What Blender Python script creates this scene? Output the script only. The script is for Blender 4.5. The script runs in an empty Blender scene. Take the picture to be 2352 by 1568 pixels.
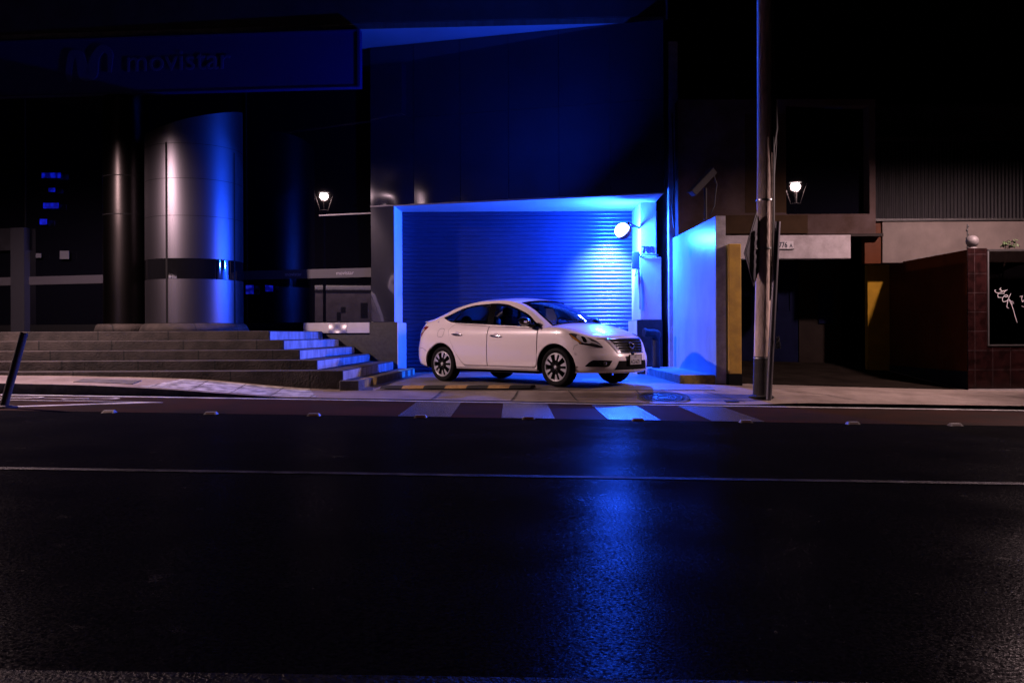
import bpy, bmesh, math, random
import numpy as np
from mathutils import Vector, Matrix
random.seed(7); rng = np.random.default_rng(7)
C = bpy.context.scene.collection
R = math.radians

# ------------------------------------------------------------------ camera, world, exposure
cd = bpy.data.cameras.new('camera'); cam = bpy.data.objects.new('camera', cd); C.objects.link(cam)
FPX, CXP, HYP, ROLL = 2000.0, 1176.0, 766.0, .0045
cd.sensor_width = 36; cd.lens = 36*FPX/2352; cd.shift_y = -(784-HYP)/2352
cd.clip_start = .05; cd.clip_end = 500
cam.location = (0, 0, 1); cam.rotation_euler = (R(90), ROLL, 0)
bpy.context.scene.camera = cam
w = bpy.data.worlds.new('World'); bpy.context.scene.world = w; w.use_nodes = True
nt = w.node_tree; bg = nt.nodes['Background']
sk = nt.nodes.new('ShaderNodeTexSky'); sk.sky_type = 'NISHITA'; sk.sun_disc = False
sk.sun_elevation = R(-7); sk.sun_rotation = R(200)
nt.links.new(sk.outputs[0], bg.inputs[0]); bg.inputs[1].default_value = .01
vs = bpy.context.scene.view_settings
vs.view_transform = 'Standard'; vs.look = 'None'; vs.exposure = 0; vs.gamma = 1
cy = bpy.context.scene.cycles
cy.max_bounces = 6; cy.diffuse_bounces = 3; cy.glossy_bounces = 4; cy.transparent_max_bounces = 12
cy.use_denoising = True; cy.sample_clamp_indirect = 3.0; cy.caustics_reflective = False; cy.caustics_refractive = False
BLUE, BLUE_HOT = (.010, .080, 1.0), (.085, .17, 1.0)
LANT = (1.0, .66, .66)
P_ADDED_SPOT, P_FLOOD_POINT, P_FLOOD_BACK, P_LANT_A, P_LANT_B = 7000, 3600, 11000, 4000, 2300

# ------------------------------------------------------------------ materials
def mat(name, col, rough=.6, metal=0, nscale=0, namt=0, col2=None, bump=0, bscale=60, spec=.5, coat=0, rvar=0,
        aniso=0, stretch=(1, 1, 1), detail=5, bdist=.02):
    m = bpy.data.materials.new(name); m.use_nodes = True
    t = m.node_tree; b = t.nodes['Principled BSDF']
    b.inputs['Base Color'].default_value = (*col, 1); b.inputs['Roughness'].default_value = rough
    b.inputs['Metallic'].default_value = metal; b.inputs['Specular IOR Level'].default_value = spec
    b.inputs['Coat Weight'].default_value = coat; b.inputs['Coat Roughness'].default_value = .04
    if aniso: b.inputs['Anisotropic'].default_value = aniso
    tc = t.nodes.new('ShaderNodeTexCoord'); mp = t.nodes.new('ShaderNodeMapping')
    mp.inputs['Scale'].default_value = stretch; t.links.new(tc.outputs['Object'], mp.inputs[0])
    if nscale:
        n = t.nodes.new('ShaderNodeTexNoise'); n.inputs['Scale'].default_value = nscale; n.inputs['Detail'].default_value = detail
        n.inputs['Roughness'].default_value = .65
        t.links.new(mp.outputs[0], n.inputs[0])
        r = t.nodes.new('ShaderNodeValToRGB'); t.links.new(n.outputs[0], r.inputs[0])
        c2 = col2 or tuple(c*(1-namt) for c in col)
        r.color_ramp.elements[0].position = .35; r.color_ramp.elements[1].position = .65
        r.color_ramp.elements[0].color = (*c2, 1); r.color_ramp.elements[1].color = (*col, 1)
        t.links.new(r.outputs[0], b.inputs['Base Color'])
        if rvar:
            mr = t.nodes.new('ShaderNodeMapRange'); t.links.new(n.outputs[0], mr.inputs[0])
            mr.inputs['From Min'].default_value = .3; mr.inputs['From Max'].default_value = .7
            mr.inputs['To Min'].default_value = max(.02, rough-rvar); mr.inputs['To Max'].default_value = rough+rvar
            t.links.new(mr.outputs[0], b.inputs['Roughness'])
    if bump:
        n2 = t.nodes.new('ShaderNodeTexNoise'); n2.inputs['Scale'].default_value = bscale; n2.inputs['Detail'].default_value = 4
        t.links.new(mp.outputs[0], n2.inputs[0])
        bp = t.nodes.new('ShaderNodeBump'); bp.inputs['Strength'].default_value = bump; bp.inputs['Distance'].default_value = bdist
        t.links.new(n2.outputs[0], bp.inputs['Height']); t.links.new(bp.outputs[0], b.inputs['Normal'])
    return m
def emis(name, col, s):
    m = bpy.data.materials.new(name); m.use_nodes = True; b = m.node_tree.nodes['Principled BSDF']
    b.inputs['Base Color'].default_value = (*[min(.8, c) for c in col], 1)
    b.inputs['Emission Color'].default_value = (*col, 1); b.inputs['Emission Strength'].default_value = s
    return m
def glass(name, tint, refl=.08, rough=.01, gcol=(1, 1, 1)):
    m = bpy.data.materials.new(name); m.use_nodes = True; t = m.node_tree
    t.nodes.remove(t.nodes['Principled BSDF']); o = t.nodes['Material Output']
    tr = t.nodes.new('ShaderNodeBsdfTransparent'); tr.inputs[0].default_value = (*tint, 1)
    gl = t.nodes.new('ShaderNodeBsdfGlossy'); gl.inputs['Roughness'].default_value = rough; gl.inputs[0].default_value = (*gcol, 1)
    fr = t.nodes.new('ShaderNodeFresnel'); fr.inputs[0].default_value = 1.35+refl*2
    mx = t.nodes.new('ShaderNodeMixShader'); t.links.new(fr.outputs[0], mx.inputs[0])
    t.links.new(tr.outputs[0], mx.inputs[1]); t.links.new(gl.outputs[0], mx.inputs[2]); t.links.new(mx.outputs[0], o.inputs[0])
    return m
M = {}
def rough_ground(m, fac, rough, gcol=(1, 1, 1), patch=0):
    """turn a material into a matte surface with a weak, even sheen (asphalt scatters most light instead of mirroring it)"""
    t = m.node_tree; b = t.nodes['Principled BSDF']; o = t.nodes['Material Output']
    df = t.nodes.new('ShaderNodeBsdfDiffuse'); df.inputs[0].default_value = b.inputs['Base Color'].default_value; gl = t.nodes.new('ShaderNodeBsdfGlossy'); gl.inputs['Roughness'].default_value = rough; gl.inputs[0].default_value = (*gcol, 1)
    mx = t.nodes.new('ShaderNodeMixShader'); mx.inputs[0].default_value = fac
    for l in list(t.links):
        if l.to_node == b and l.to_socket.name == 'Base Color': t.links.new(l.from_socket, df.inputs[0])
        if l.to_node == b and l.to_socket.name == 'Normal': t.links.new(l.from_socket, df.inputs['Normal']); t.links.new(l.from_socket, gl.inputs['Normal'])
    if patch:
        tc = t.nodes.new('ShaderNodeTexCoord'); prod = None
        for sc_, lo, hi, a_, b_ in ((1.1, .35, .65, .5, 1.5), (85, .38, .66, .05, 2.2), (6, .67, .72, 1.0, 2.8)):
            n = t.nodes.new('ShaderNodeTexNoise'); n.inputs['Scale'].default_value = sc_; n.inputs['Detail'].default_value = 3; t.links.new(tc.outputs['Object'], n.inputs[0])
            mr = t.nodes.new('ShaderNodeMapRange'); t.links.new(n.outputs[0], mr.inputs[0])
            for k_, v_ in zip(('From Min', 'From Max', 'To Min', 'To Max'), (lo, hi, a_, b_)): mr.inputs[k_].default_value = v_
            if prod is None: prod = mr.outputs[0]
            else:
                mm = t.nodes.new('ShaderNodeMath'); mm.operation = 'MULTIPLY'; t.links.new(prod, mm.inputs[0]); t.links.new(mr.outputs[0], mm.inputs[1]); prod = mm.outputs[0]
        mm = t.nodes.new('ShaderNodeMath'); mm.operation = 'MULTIPLY'; mm.inputs[1].default_value = fac; t.links.new(prod, mm.inputs[0])
        fr = t.nodes.new('ShaderNodeFresnel'); fr.inputs[0].default_value = 1.45; m2 = t.nodes.new('ShaderNodeMath'); m2.operation = 'MULTIPLY'
        t.links.new(mm.outputs[0], m2.inputs[0]); t.links.new(fr.outputs[0], m2.inputs[1]); t.links.new(m2.outputs[0], mx.inputs[0])
    t.links.new(df.outputs[0], mx.inputs[1]); t.links.new(gl.outputs[0], mx.inputs[2]); t.links.new(mx.outputs[0], o.inputs[0])
    t.nodes.remove(b); return m
def grid_mat(name, brick, mortar, bw, bh, mw, rough, bump=.25, var=.25, axis='xz', nz=6):
    """stone / tile courses laid by a brick texture, with mottling"""
    m = mat(name, brick, rough); t = m.node_tree; b = t.nodes['Principled BSDF']
    tc = t.nodes.new('ShaderNodeTexCoord'); sp = t.nodes.new('ShaderNodeSeparateXYZ'); cb = t.nodes.new('ShaderNodeCombineXYZ')
    t.links.new(tc.outputs['Object'], sp.inputs[0])
    ad = t.nodes.new('ShaderNodeMath'); ad.operation = 'ADD'; t.links.new(sp.outputs[0], ad.inputs[0]); t.links.new(sp.outputs[1], ad.inputs[1])
    t.links.new(ad.outputs[0], cb.inputs[0]); t.links.new(sp.outputs[2 if axis == 'xz' else 1], cb.inputs[1])
    if axis == 'xy': t.links.new(sp.outputs[0], cb.inputs[0])
    br = t.nodes.new('ShaderNodeTexBrick'); t.links.new(cb.outputs[0], br.inputs[0])
    br.inputs['Scale'].default_value = 1; br.inputs['Brick Width'].default_value = bw; br.inputs['Row Height'].default_value = bh
    br.inputs['Mortar Size'].default_value = mw; br.offset = 0 if axis != 'xz' or var < 0 else .5
    v = abs(var)
    br.inputs['Color1'].default_value = (*brick, 1); br.inputs['Color2'].default_value = (*[c*(1-v) for c in brick], 1)
    br.inputs['Mortar'].default_value = (*mortar, 1)
    n = t.nodes.new('ShaderNodeTexNoise'); n.inputs['Scale'].default_value = nz; n.inputs['Detail'].default_value = 8; t.links.new(tc.outputs['Object'], n.inputs[0])
    mx = t.nodes.new('ShaderNodeMixRGB'); mx.blend_type = 'MULTIPLY'; mx.inputs[0].default_value = .75
    rp = t.nodes.new('ShaderNodeValToRGB'); rp.color_ramp.elements[0].color = (.16, .14, .13, 1); rp.color_ramp.elements[0].position = .36
    rp.color_ramp.elements[1].position = .62
    t.links.new(n.outputs[0], rp.inputs[0]); t.links.new(br.outputs[0], mx.inputs[1]); t.links.new(rp.outputs[0], mx.inputs[2])
    t.links.new(mx.outputs[0], b.inputs['Base Color'])
    n3 = t.nodes.new('ShaderNodeTexNoise'); n3.inputs['Scale'].default_value = 35; t.links.new(tc.outputs['Object'], n3.inputs[0])
    bp = t.nodes.new('ShaderNodeBump'); bp.inputs['Strength'].default_value = bump; bp.inputs['Distance'].default_value = .01
    t.links.new(n3.outputs[0], bp.inputs['Height']); t.links.new(bp.outputs[0], b.inputs['Normal'])
    return m
M['asphalt'] = mat('asphalt', (.0085, .008, .0095), .33, nscale=60, col2=(.002, .002, .0026), bump=.32, bscale=95, bdist=.003, spec=.16, rvar=.05)
M['cycle_red'] = mat('cycle_red', (.033, .014, .0105), .65, nscale=.9, col2=(.016, .0115, .0105), bump=.5, bscale=110, spec=.2, bdist=.004, detail=9)
M['road_paint'] = mat('road_paint', (.55, .54, .54), .5, nscale=3.5, col2=(.25, .245, .25), bump=.4, bscale=110, spec=.4)
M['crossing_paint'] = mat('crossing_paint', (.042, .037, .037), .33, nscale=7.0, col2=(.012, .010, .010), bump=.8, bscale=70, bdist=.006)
M['worn_paint'] = mat('worn_paint', (.045, .043, .048), .55, nscale=5, col2=(.004, .004, .005), bump=.4, bscale=110, spec=.3)
M['wet_strip'] = mat('wet_strip', (.02, .02, .022), .5, nscale=30, col2=(.004, .004, .005), bump=.5, bscale=70)
M['pavement'] = mat('pavement', (.28, .225, .195), .48, nscale=1.7, col2=(.155, .12, .10), bump=.3, bscale=50)
M['drive'] = mat('drive', (.20, .175, .155), .45, nscale=1.4, col2=(.11, .095, .082), bump=.3, bscale=40)
M['ramp_brick'] = grid_mat('ramp_brick', (.46, .44, .43), (.10, .09, .08), .6, .16, .012, .75, axis='xy', var=.15)
M['kerb'] = mat('kerb', (.10, .09, .085), .8, nscale=6, col2=(.04, .037, .035), bump=.5, bscale=30)
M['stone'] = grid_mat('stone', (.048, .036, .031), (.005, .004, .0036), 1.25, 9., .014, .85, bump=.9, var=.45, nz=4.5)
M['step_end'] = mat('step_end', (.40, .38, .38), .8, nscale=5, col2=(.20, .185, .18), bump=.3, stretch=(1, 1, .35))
M['tread'] = mat('tread', (.20, .175, .16), .75, nscale=4, namt=.5, bump=.3)
M['granite'] = grid_mat('granite', (.022, .021, .021), (.008, .008, .008), .85, .55, .006, .45, bump=.2, var=.3, nz=14)
M['steel'] = mat('steel', (.50, .48, .49), .33, 1, nscale=3, namt=.12, bump=.05, bscale=6)
M['facade_steel'] = mat('facade_steel', (.017, .017, .029), .22, .45, coat=.9, nscale=1.2, namt=.2, bump=.03, bscale=3)
M['column_steel'] = mat('column_steel', (.105, .10, .118), .40, .97, nscale=30, namt=.05, stretch=(1, 1, .02))
M['dark_steel'] = mat('dark_steel', (.022, .020, .020), .33, 1, bump=.12, bscale=2.2)
M['black_gloss'] = mat('black_gloss', (.004, .004, .005), .04, spec=.8)
M['black'] = mat('black', (.006, .006, .007), .7, spec=.1)
M['dark_wall'] = mat('dark_wall', (.016, .016, .021), .85, nscale=2, namt=.4, spec=.1)
M['shop_glass'] = mat('shop_glass', (.002, .002, .004), .015, spec=.42)
M['white_paint'] = mat('white_paint', (.68, .68, .68), .55, nscale=2.5, namt=.12, bump=.08, bscale=30)
M['canopy_paint'] = mat('canopy_paint', (.045, .05, .075), .7, nscale=1, namt=.2)
M['soffit_paint'] = mat('soffit_paint', (.34, .34, .36), .6, nscale=2, namt=.15)
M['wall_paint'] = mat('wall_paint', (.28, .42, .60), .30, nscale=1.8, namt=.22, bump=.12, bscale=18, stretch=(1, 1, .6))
M['grey_conc'] = mat('grey_conc', (.42, .39, .39), .8, nscale=5, col2=(.26, .24, .24), bump=.3)
M['shutter'] = mat('shutter', (.028, .045, .10), .30, .5, nscale=9, namt=.1, stretch=(.3, 1, 1))
M['sign_blue'] = mat('sign_blue', (.006, .009, .070), .4, spec=.3)
M['sign_trim'] = mat('sign_trim', (.003, .005, .05), .5, spec=.2)
M['sign_white'] = mat('sign_white', (.014, .020, .105), .4)
M['pink_band'] = mat('pink_band', (.05, .047, .058), .5, spec=.3)
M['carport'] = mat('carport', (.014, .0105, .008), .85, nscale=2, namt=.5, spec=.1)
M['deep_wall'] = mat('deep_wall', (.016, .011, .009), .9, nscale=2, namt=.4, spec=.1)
M['jamb'] = mat('jamb', (.03, .03, .04), .5, .3)
M['yellow'] = mat('yellow', (.50, .30, .035), .7, nscale=5, col2=(.36, .21, .03), bump=.15)
M['yellow_deep'] = mat('yellow_deep', (.22, .125, .009), .8, nscale=3, namt=.25, spec=.1)
M['yellow_dirty'] = mat('yellow_dirty', (.40, .27, .05), .75, nscale=9, col2=(.10, .08, .04), bump=.3)
M['house_wall'] = mat('house_wall', (.062, .043, .042), .9, nscale=1.5, col2=(.034, .021, .016), bump=.2, spec=.1)
M['house_brown'] = mat('house_brown', (.036, .021, .011), .9, nscale=1.5, namt=.3, bump=.2, spec=.1)
M['lintel_white'] = mat('lintel_white', (.30, .27, .28), .75, nscale=4, col2=(.20, .175, .18), bump=.2)
M['beige'] = mat('beige', (.105, .084, .074), .8, nscale=2.5, col2=(.075, .059, .052), bump=.15)
M['cladding'] = mat('cladding', (.005, .004, .006), .6, nscale=14, col2=(.0012, .001, .0015), spec=.15, stretch=(1, 1, .06), bump=.2, bscale=20)
M['brown_wall'] = mat('brown_wall', (.06, .017, .005), .9, nscale=2, namt=.3, bump=.15, spec=.08)
M['skirting'] = mat('skirting', (.008, .008, .012), .9, spec=.05)
M['blue_door'] = mat('blue_door', (.004, .005, .02), .8, nscale=4, namt=.3, spec=.03)
M['tile'] = grid_mat('tile', (.018, .005, .005), (.045, .032, .034), .31, .335, .004, .25, bump=.12, var=-.25, nz=9)
M['aluminium'] = mat('aluminium', (.6, .6, .6), .35, 1)
M['pole_conc'] = mat('pole_conc', (.76, .60, .52), .85, nscale=7, col2=(.42, .33, .28), bump=.35, bscale=35, stretch=(1, 1, .3))
M['pole_base'] = mat('pole_base', (.04, .034, .03), .8, nscale=6, namt=.5, bump=.4)
M['rust'] = mat('rust', (.03, .015, .011), .8, nscale=9, col2=(.02, .012, .01), bump=.4)
M['galv'] = mat('galv', (.16, .15, .17), .45, .8, nscale=8, namt=.4, stretch=(1, 1, .2))
M['cable'] = mat('cable', (.012, .012, .012), .6)
M['iron'] = mat('iron', (.03, .028, .028), .5, .5, nscale=12, namt=.4, bump=.4)
M['rubber'] = mat('rubber', (.014, .013, .012), .8, bump=.4)
M['rubber_yellow'] = mat('rubber_yellow', (.46, .27, .10), .7, nscale=20, namt=.4, bump=.5)
M['paint_mint'] = mat('paint_mint', (.20, .62, .38), .65, nscale=8, namt=.4)
M['stone_ball'] = mat('stone_ball', (.13, .115, .115), .6, nscale=6, namt=.3)
M['leaf'] = mat('leaf', (.05, .085, .03), .6, nscale=10, namt=.4)
M['bark'] = mat('bark', (.06, .045, .035), .9)
M['cam_grey'] = mat('cam_grey', (.035, .032, .034), .7, spec=.2)
M['sign_back'] = mat('sign_back', (.05, .045, .06), .4, .2, nscale=5, namt=.4)
M['faded_mark'] = mat('faded_mark', (.028, .025, .034), .5)
M['lamp_black'] = mat('lamp_black', (.012, .011, .011), .6, spec=.2)
M['paper'] = mat('paper', (.07, .07, .09), .7)
M['ink'] = mat('ink', (.02, .02, .03), .7)
M['stud_grey'] = mat('stud_grey', (.22, .20, .20), .6, nscale=30, namt=.5)
M['stud_red'] = mat('stud_red', (.07, .02, .02), .4)
M['plate_white'] = mat('plate_white', (.34, .32, .34), .5)
M['trim_black'] = mat('trim_black', (.004, .004, .005), .5, spec=.15)
M['car_paint'] = mat('car_paint', (.72, .64, .645), .30, coat=1.0, nscale=900, namt=.05)
M['car_black'] = mat('car_black', (.006, .006, .007), .25, coat=.3)
M['car_plastic'] = mat('car_plastic', (.012, .012, .013), .6)
M['seam'] = mat('seam', (.01, .01, .01), .9)
M['chrome'] = mat('chrome', (.75, .75, .78), .09, 1)
M['dark_chrome'] = mat('dark_chrome', (.13, .13, .15), .2, 1)
M['handle_chrome'] = mat('handle_chrome', (.35, .35, .40), .15, 1)
M['tyre'] = mat('tyre', (.012, .012, .012), .75, bump=.15, bscale=90)
M['rim'] = mat('rim', (.42, .41, .43), .35, .3)
M['rim_dark'] = mat('rim_dark', (.01, .01, .011), .35)
M['interior'] = mat('interior', (.012, .012, .014), .8)
M['car_glass'] = glass('car_glass', (.86, .88, .90), .06)
M['screen_glass'] = glass('screen_glass', (.80, .85, .85), .06)
M['lens_clear'] = mat('lens_clear', (.60, .58, .62), .12, .25, coat=1)
M['lens_dark'] = mat('lens_dark', (.06, .055, .06), .06, coat=1)
M['amber'] = mat('amber', (.42, .17, .02), .15, coat=1)
M['tail_red'] = mat('tail_red', (.22, .008, .01), .12, coat=1)
M['tinted_pane'] = glass('tinted_pane', (.22, .20, .20), .06)
M['graffiti'] = mat('graffiti', (.34, .32, .34), .6)
M['flood_lens'] = emis('flood_lens', (.07, .12, 1.0), 40)
M['lant_lens'] = emis('lant_lens', (1, .84, .82), 14)
M['glow_blue'] = emis('glow_blue', (.004, .015, .8), .35)  # glow of the added panels that stand in for mirrored windows
M['glow_violet'] = emis('glow_violet', (.02, .03, .8), .30)

rough_ground(M['asphalt'], .0052, .26, patch=1); rough_ground(M['cycle_red'], .012, .4); rough_ground(M['crossing_paint'], .20, .27)
rough_ground(M['worn_paint'], .03, .4); rough_ground(M['rim_dark'], .002, .3); rough_ground(M['trim_black'], .0006, .3); rough_ground(M['tyre'], .002, .4); rough_ground(M['car_plastic'], .002, .35); rough_ground(M['wet_strip'], .012, .3); rough_ground(M['road_paint'], .05, .4); rough_ground(M['carport'], .01, .4); rough_ground(M['brown_wall'], .004, .4); rough_ground(M['deep_wall'], .004, .4)
for k_ in ('glow_blue', 'glow_violet'):
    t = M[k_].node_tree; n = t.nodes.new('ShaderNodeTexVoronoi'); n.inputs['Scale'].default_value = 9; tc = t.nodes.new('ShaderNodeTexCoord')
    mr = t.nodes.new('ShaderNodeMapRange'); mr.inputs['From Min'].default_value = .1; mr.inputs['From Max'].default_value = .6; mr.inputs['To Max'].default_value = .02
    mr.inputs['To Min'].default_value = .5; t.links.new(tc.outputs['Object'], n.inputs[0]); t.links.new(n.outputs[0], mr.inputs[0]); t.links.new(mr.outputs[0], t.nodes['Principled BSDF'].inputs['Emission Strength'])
# ------------------------------------------------------------------ helpers
class MB:
    def __init__(s): s.v = []; s.f = []; s.sm = []
    def add(s, vs, fs, smooth=False):
        b = len(s.v); s.v += [tuple(map(float, v)) for v in vs]
        for f in fs: s.f.append(tuple(b+i for i in f)); s.sm.append(smooth)
        return s
    def box(s, x0, x1, y0, y1, z0, z1):
        return s.add([(x0, y0, z0), (x1, y0, z0), (x1, y1, z0), (x0, y1, z0), (x0, y0, z1), (x1, y0, z1), (x1, y1, z1), (x0, y1, z1)],
                     [(0, 3, 2, 1), (4, 5, 6, 7), (0, 1, 5, 4), (1, 2, 6, 5), (2, 3, 7, 6), (3, 0, 4, 7)])
    def prism(s, poly, z0, z1):
        n = len(poly); a = sum(poly[i][0]*poly[(i+1) % n][1]-poly[(i+1) % n][0]*poly[i][1] for i in range(n))
        if a < 0: poly = poly[::-1]
        zz0 = z0 if hasattr(z0, '__len__') else [z0]*n; zz1 = z1 if hasattr(z1, '__len__') else [z1]*n
        return s.add([(p[0], p[1], zz0[i]) for i, p in enumerate(poly)]+[(p[0], p[1], zz1[i]) for i, p in enumerate(poly)],
                     [tuple(range(n))[::-1], tuple(range(n, 2*n))]+[(i, (i+1) % n, n+(i+1) % n, n+i) for i in range(n)])
    def tube(s, path, r, n=10, cap=True):
        path = [Vector(p) for p in path]; rr = r if hasattr(r, '__len__') else [r]*len(path)
        rings = []; up = Vector((0, 0, 1))
        for i, p in enumerate(path):
            t = (path[min(i+1, len(path)-1)]-path[max(i-1, 0)]).normalized()
            a = t.cross(up if abs(t.z) < .95 else Vector((0, 1, 0))).normalized(); b = a.cross(t)
            rings.append([p+(a*math.cos(2*math.pi*k/n)+b*math.sin(2*math.pi*k/n))*rr[i] for k in range(n)])
        vs = [v for g in rings for v in g]; fs = []
        for i in range(len(rings)-1):
            for k in range(n): fs.append((i*n+k, (i+1)*n+k, (i+1)*n+(k+1) % n, i*n+(k+1) % n))
        s.add(vs, fs, True)
        if cap: s.add(rings[0], [tuple(range(n))]); s.add(rings[-1], [tuple(range(n))[::-1]])
        return s
    def lathe(s, prof, c=(0, 0, 0), n=24, axis='z', smooth=True, a0=0, a1=2*math.pi):
        full = abs(a1-a0-2*math.pi) < 1e-6; k = n if full else n+1; vs = []
        for r, h in prof:
            for i in range(k):
                a = a0+(a1-a0)*i/n; x, y = r*math.cos(a), r*math.sin(a)
                p = (x, y, h) if axis == 'z' else ((x, h, y) if axis == 'y' else (h, x, y))
                vs.append((p[0]+c[0], p[1]+c[1], p[2]+c[2]))
        fs = []
        for j in range(len(prof)-1):
            for i in range(k if full else k-1):
                i2 = (i+1) % k; fs.append((j*k+i, j*k+i2, (j+1)*k+i2, (j+1)*k+i))
        return s.add(vs, fs, smooth)
    def ball(s, c, r, n=20, sq=(1, 1, 1)):
        pr = [(max(1e-4, math.sin(math.pi*i/n)), -math.cos(math.pi*i/n)) for i in range(n+1)]
        b = len(s.v); s.lathe([(q[0]*r, q[1]*r) for q in pr], (0, 0, 0), n)
        for i in range(b, len(s.v)): s.v[i] = (s.v[i][0]*sq[0]+c[0], s.v[i][1]*sq[1]+c[1], s.v[i][2]*sq[2]+c[2])
        return s
    def grid(s, P, smooth=True, flip=False):
        P = np.asarray(P, float); a, b = P.shape[:2]
        fs = [(i*b+j, (i+1)*b+j, (i+1)*b+j+1, i*b+j+1) for i in range(a-1) for j in range(b-1)]
        if flip: fs = [f[::-1] for f in fs]
        return s.add(P.reshape(-1, 3), fs, smooth)
    def xf(s, fn): s.v = [tuple(fn(*v)) for v in s.v]; return s
    def build(s, name, m, parent=None, bevel=0, weld=False, loc=None, recalc=False):
        me = bpy.data.meshes.new(name); vs = s.v
        if loc is not None: vs = [(x-loc[0], y-loc[1], z-loc[2]) for x, y, z in vs]
        me.from_pydata(vs, [], s.f)
        me.polygons.foreach_set('use_smooth', s.sm)
        if weld or recalc:
            bm = bmesh.new(); bm.from_mesh(me)
            if weld: bmesh.ops.remove_doubles(bm, verts=bm.verts, dist=6e-4)
            bmesh.ops.recalc_face_normals(bm, faces=bm.faces); bm.to_mesh(me); bm.free()
        me.materials.append(M[m] if isinstance(m, str) else m); me.update()
        o = bpy.data.objects.new(name, me); C.objects.link(o)
        if parent: o.parent = parent
        if loc is not None: o.location = loc
        if bevel:
            bv = o.modifiers.new('bevel', 'BEVEL'); bv.width = bevel; bv.segments = 2; bv.limit_method = 'ANGLE'; bv.angle_limit = R(40)
        return o
def tag(o, label=None, cat=None, group=None, kind=None):
    if label: o['label'] = label
    if cat: o['category'] = cat
    if group: o['group'] = group
    if kind: o['kind'] = kind
    return o
def thing(name, label, cat, loc=(0, 0, 0), rz=0, group=None):
    o = bpy.data.objects.new(name, None); C.objects.link(o); o.location = loc; o.rotation_euler.z = rz; o.empty_display_size = .1
    return tag(o, label, cat, group)
def struct(name, mb, m, **k): return tag(mb.build(name, m, **k), kind='structure')
def text(name, s, size, m, parent, origin, right, up, depth=.004, align='LEFT', shear=0, squash=1, bold=0):
    cu = bpy.data.curves.new(name, 'FONT'); cu.body = s; cu.size = size; cu.extrude = depth; cu.align_x = align; cu.resolution_u = 3; cu.offset = bold
    t = bpy.data.objects.new(name, cu); C.objects.link(t); bpy.context.view_layer.update()
    me = bpy.data.meshes.new_from_object(t.evaluated_get(bpy.context.evaluated_depsgraph_get()))
    bpy.data.objects.remove(t); bpy.data.curves.remove(cu)
    r = Vector(right).normalized(); u = Vector(up).normalized(); n = r.cross(u); o0 = Vector(origin)
    for v in me.vertices: v.co = o0+r*(v.co.x*squash)+u*v.co.y+n*v.co.z
    me.materials.clear(); me.materials.append(M[m]); me.name = name
    o = bpy.data.objects.new(name, me); C.objects.link(o); o.parent = parent; return o
def px(x, y, Y):
    """photo pixel (2352 wide) and depth -> the point of the place it shows (used to size things while building)"""
    dx, dy = x-CXP, y-784; dx, dy = dx-ROLL*dy, dy+ROLL*dx
    return Vector((dx*Y/FPX, Y, 1-(dy+784-HYP)*Y/FPX))
def pchip(xs, ys):
    xs, ys = np.array(xs, float), np.array(ys, float); h = np.diff(xs); d = np.diff(ys)/h; m = np.zeros(len(xs))
    for i in range(1, len(xs)-1):
        if d[i-1]*d[i] > 0:
            w1, w2 = 2*h[i]+h[i-1], h[i]+2*h[i-1]; m[i] = (w1+w2)/(w1/d[i-1]+w2/d[i])
    m[0], m[-1] = d[0], d[-1]
    def f(x):
        x = np.clip(x, xs[0], xs[-1]); i = np.clip(np.searchsorted(xs, x)-1, 0, len(h)-1); t = (x-xs[i])/h[i]
        return ys[i]*(1+2*t)*(1-t)**2+h[i]*m[i]*t*(1-t)**2+ys[i+1]*t*t*(3-2*t)+h[i]*m[i+1]*t*t*(t-1)
    return f
def stroke(path, wid, n=40):
    """flat ribbon outline (2-D) along a smooth path with width per point"""
    t = np.linspace(0, 1, len(path)); fx, fy, fw = pchip(t, [p[0] for p in path]), pchip(t, [p[1] for p in path]), pchip(t, wid)
    q = np.linspace(0, 1, n); X, Y_, W = fx(q), fy(q), fw(q); dx, dy = np.gradient(X), np.gradient(Y_); l = np.hypot(dx, dy)+1e-9
    return [(X[i]-dy[i]/l[i]*W[i]/2, Y_[i]+dx[i]/l[i]*W[i]/2, X[i]+dy[i]/l[i]*W[i]/2, Y_[i]-dx[i]/l[i]*W[i]/2) for i in range(n)]

# ------------------------------------------------------------------ the ground: road, pavement, driveway
def zroad(x): return -.02*max(-14, min(14, x))
kerb_h = pchip([-14, -8, -6.6, -5.2, -4.2, -3.2, 3.4, 4.4, 14], [.15, .15, .145, .105, .05, .008, .008, .045, .06])
inner = pchip([-14, -8, -5.4, -2.7, -1, 3.0, 4.5, 8, 14], [.42, .38, .33, .135, .13, .13, .075, -.02, -.10])
YK = 12.85
def zpave(x, y):
    a = zroad(x)+float(kerb_h(x)); b = float(inner(x)); t = max(0, min(1, (y-YK)/1.25)); t = t*t*(3-2*t)
    z = a+(b-a)*t
    if x > 4 and y > 15.5: z += min(.30, (y-15.5)*.07)
    return z
xs = np.concatenate([[-90, -40, -20], np.arange(-14, 14.1, .5), [20, 40, 90]])
ys = [-40, -20, -8, -2, 0, 2, 4, 6, 8, 10, 11, 12, YK]
mb = MB(); mb.grid([[(x, y, zroad(x)) for y in ys] for x in xs], flip=True)
mb.grid([[(x, y, zroad(x)-.06) for y in (YK, 30, 60, 120)] for x in xs], flip=True)
struct('road', mb, 'asphalt')
xs2 = np.concatenate([[-40, -20], np.arange(-14, 14.01, .2), [20, 40]])
ys2 = np.concatenate([np.linspace(YK, 14.4, 9), [15, 15.6, 16.5, 17.5, 18.5, 19.7, 22, 26]])
def pave(x0, x1, y0, y1): return [[(x, y, zpave(x, y)) for y in ys2 if y0 <= y <= y1] for x in xs2 if x0 <= x <= x1]
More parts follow.
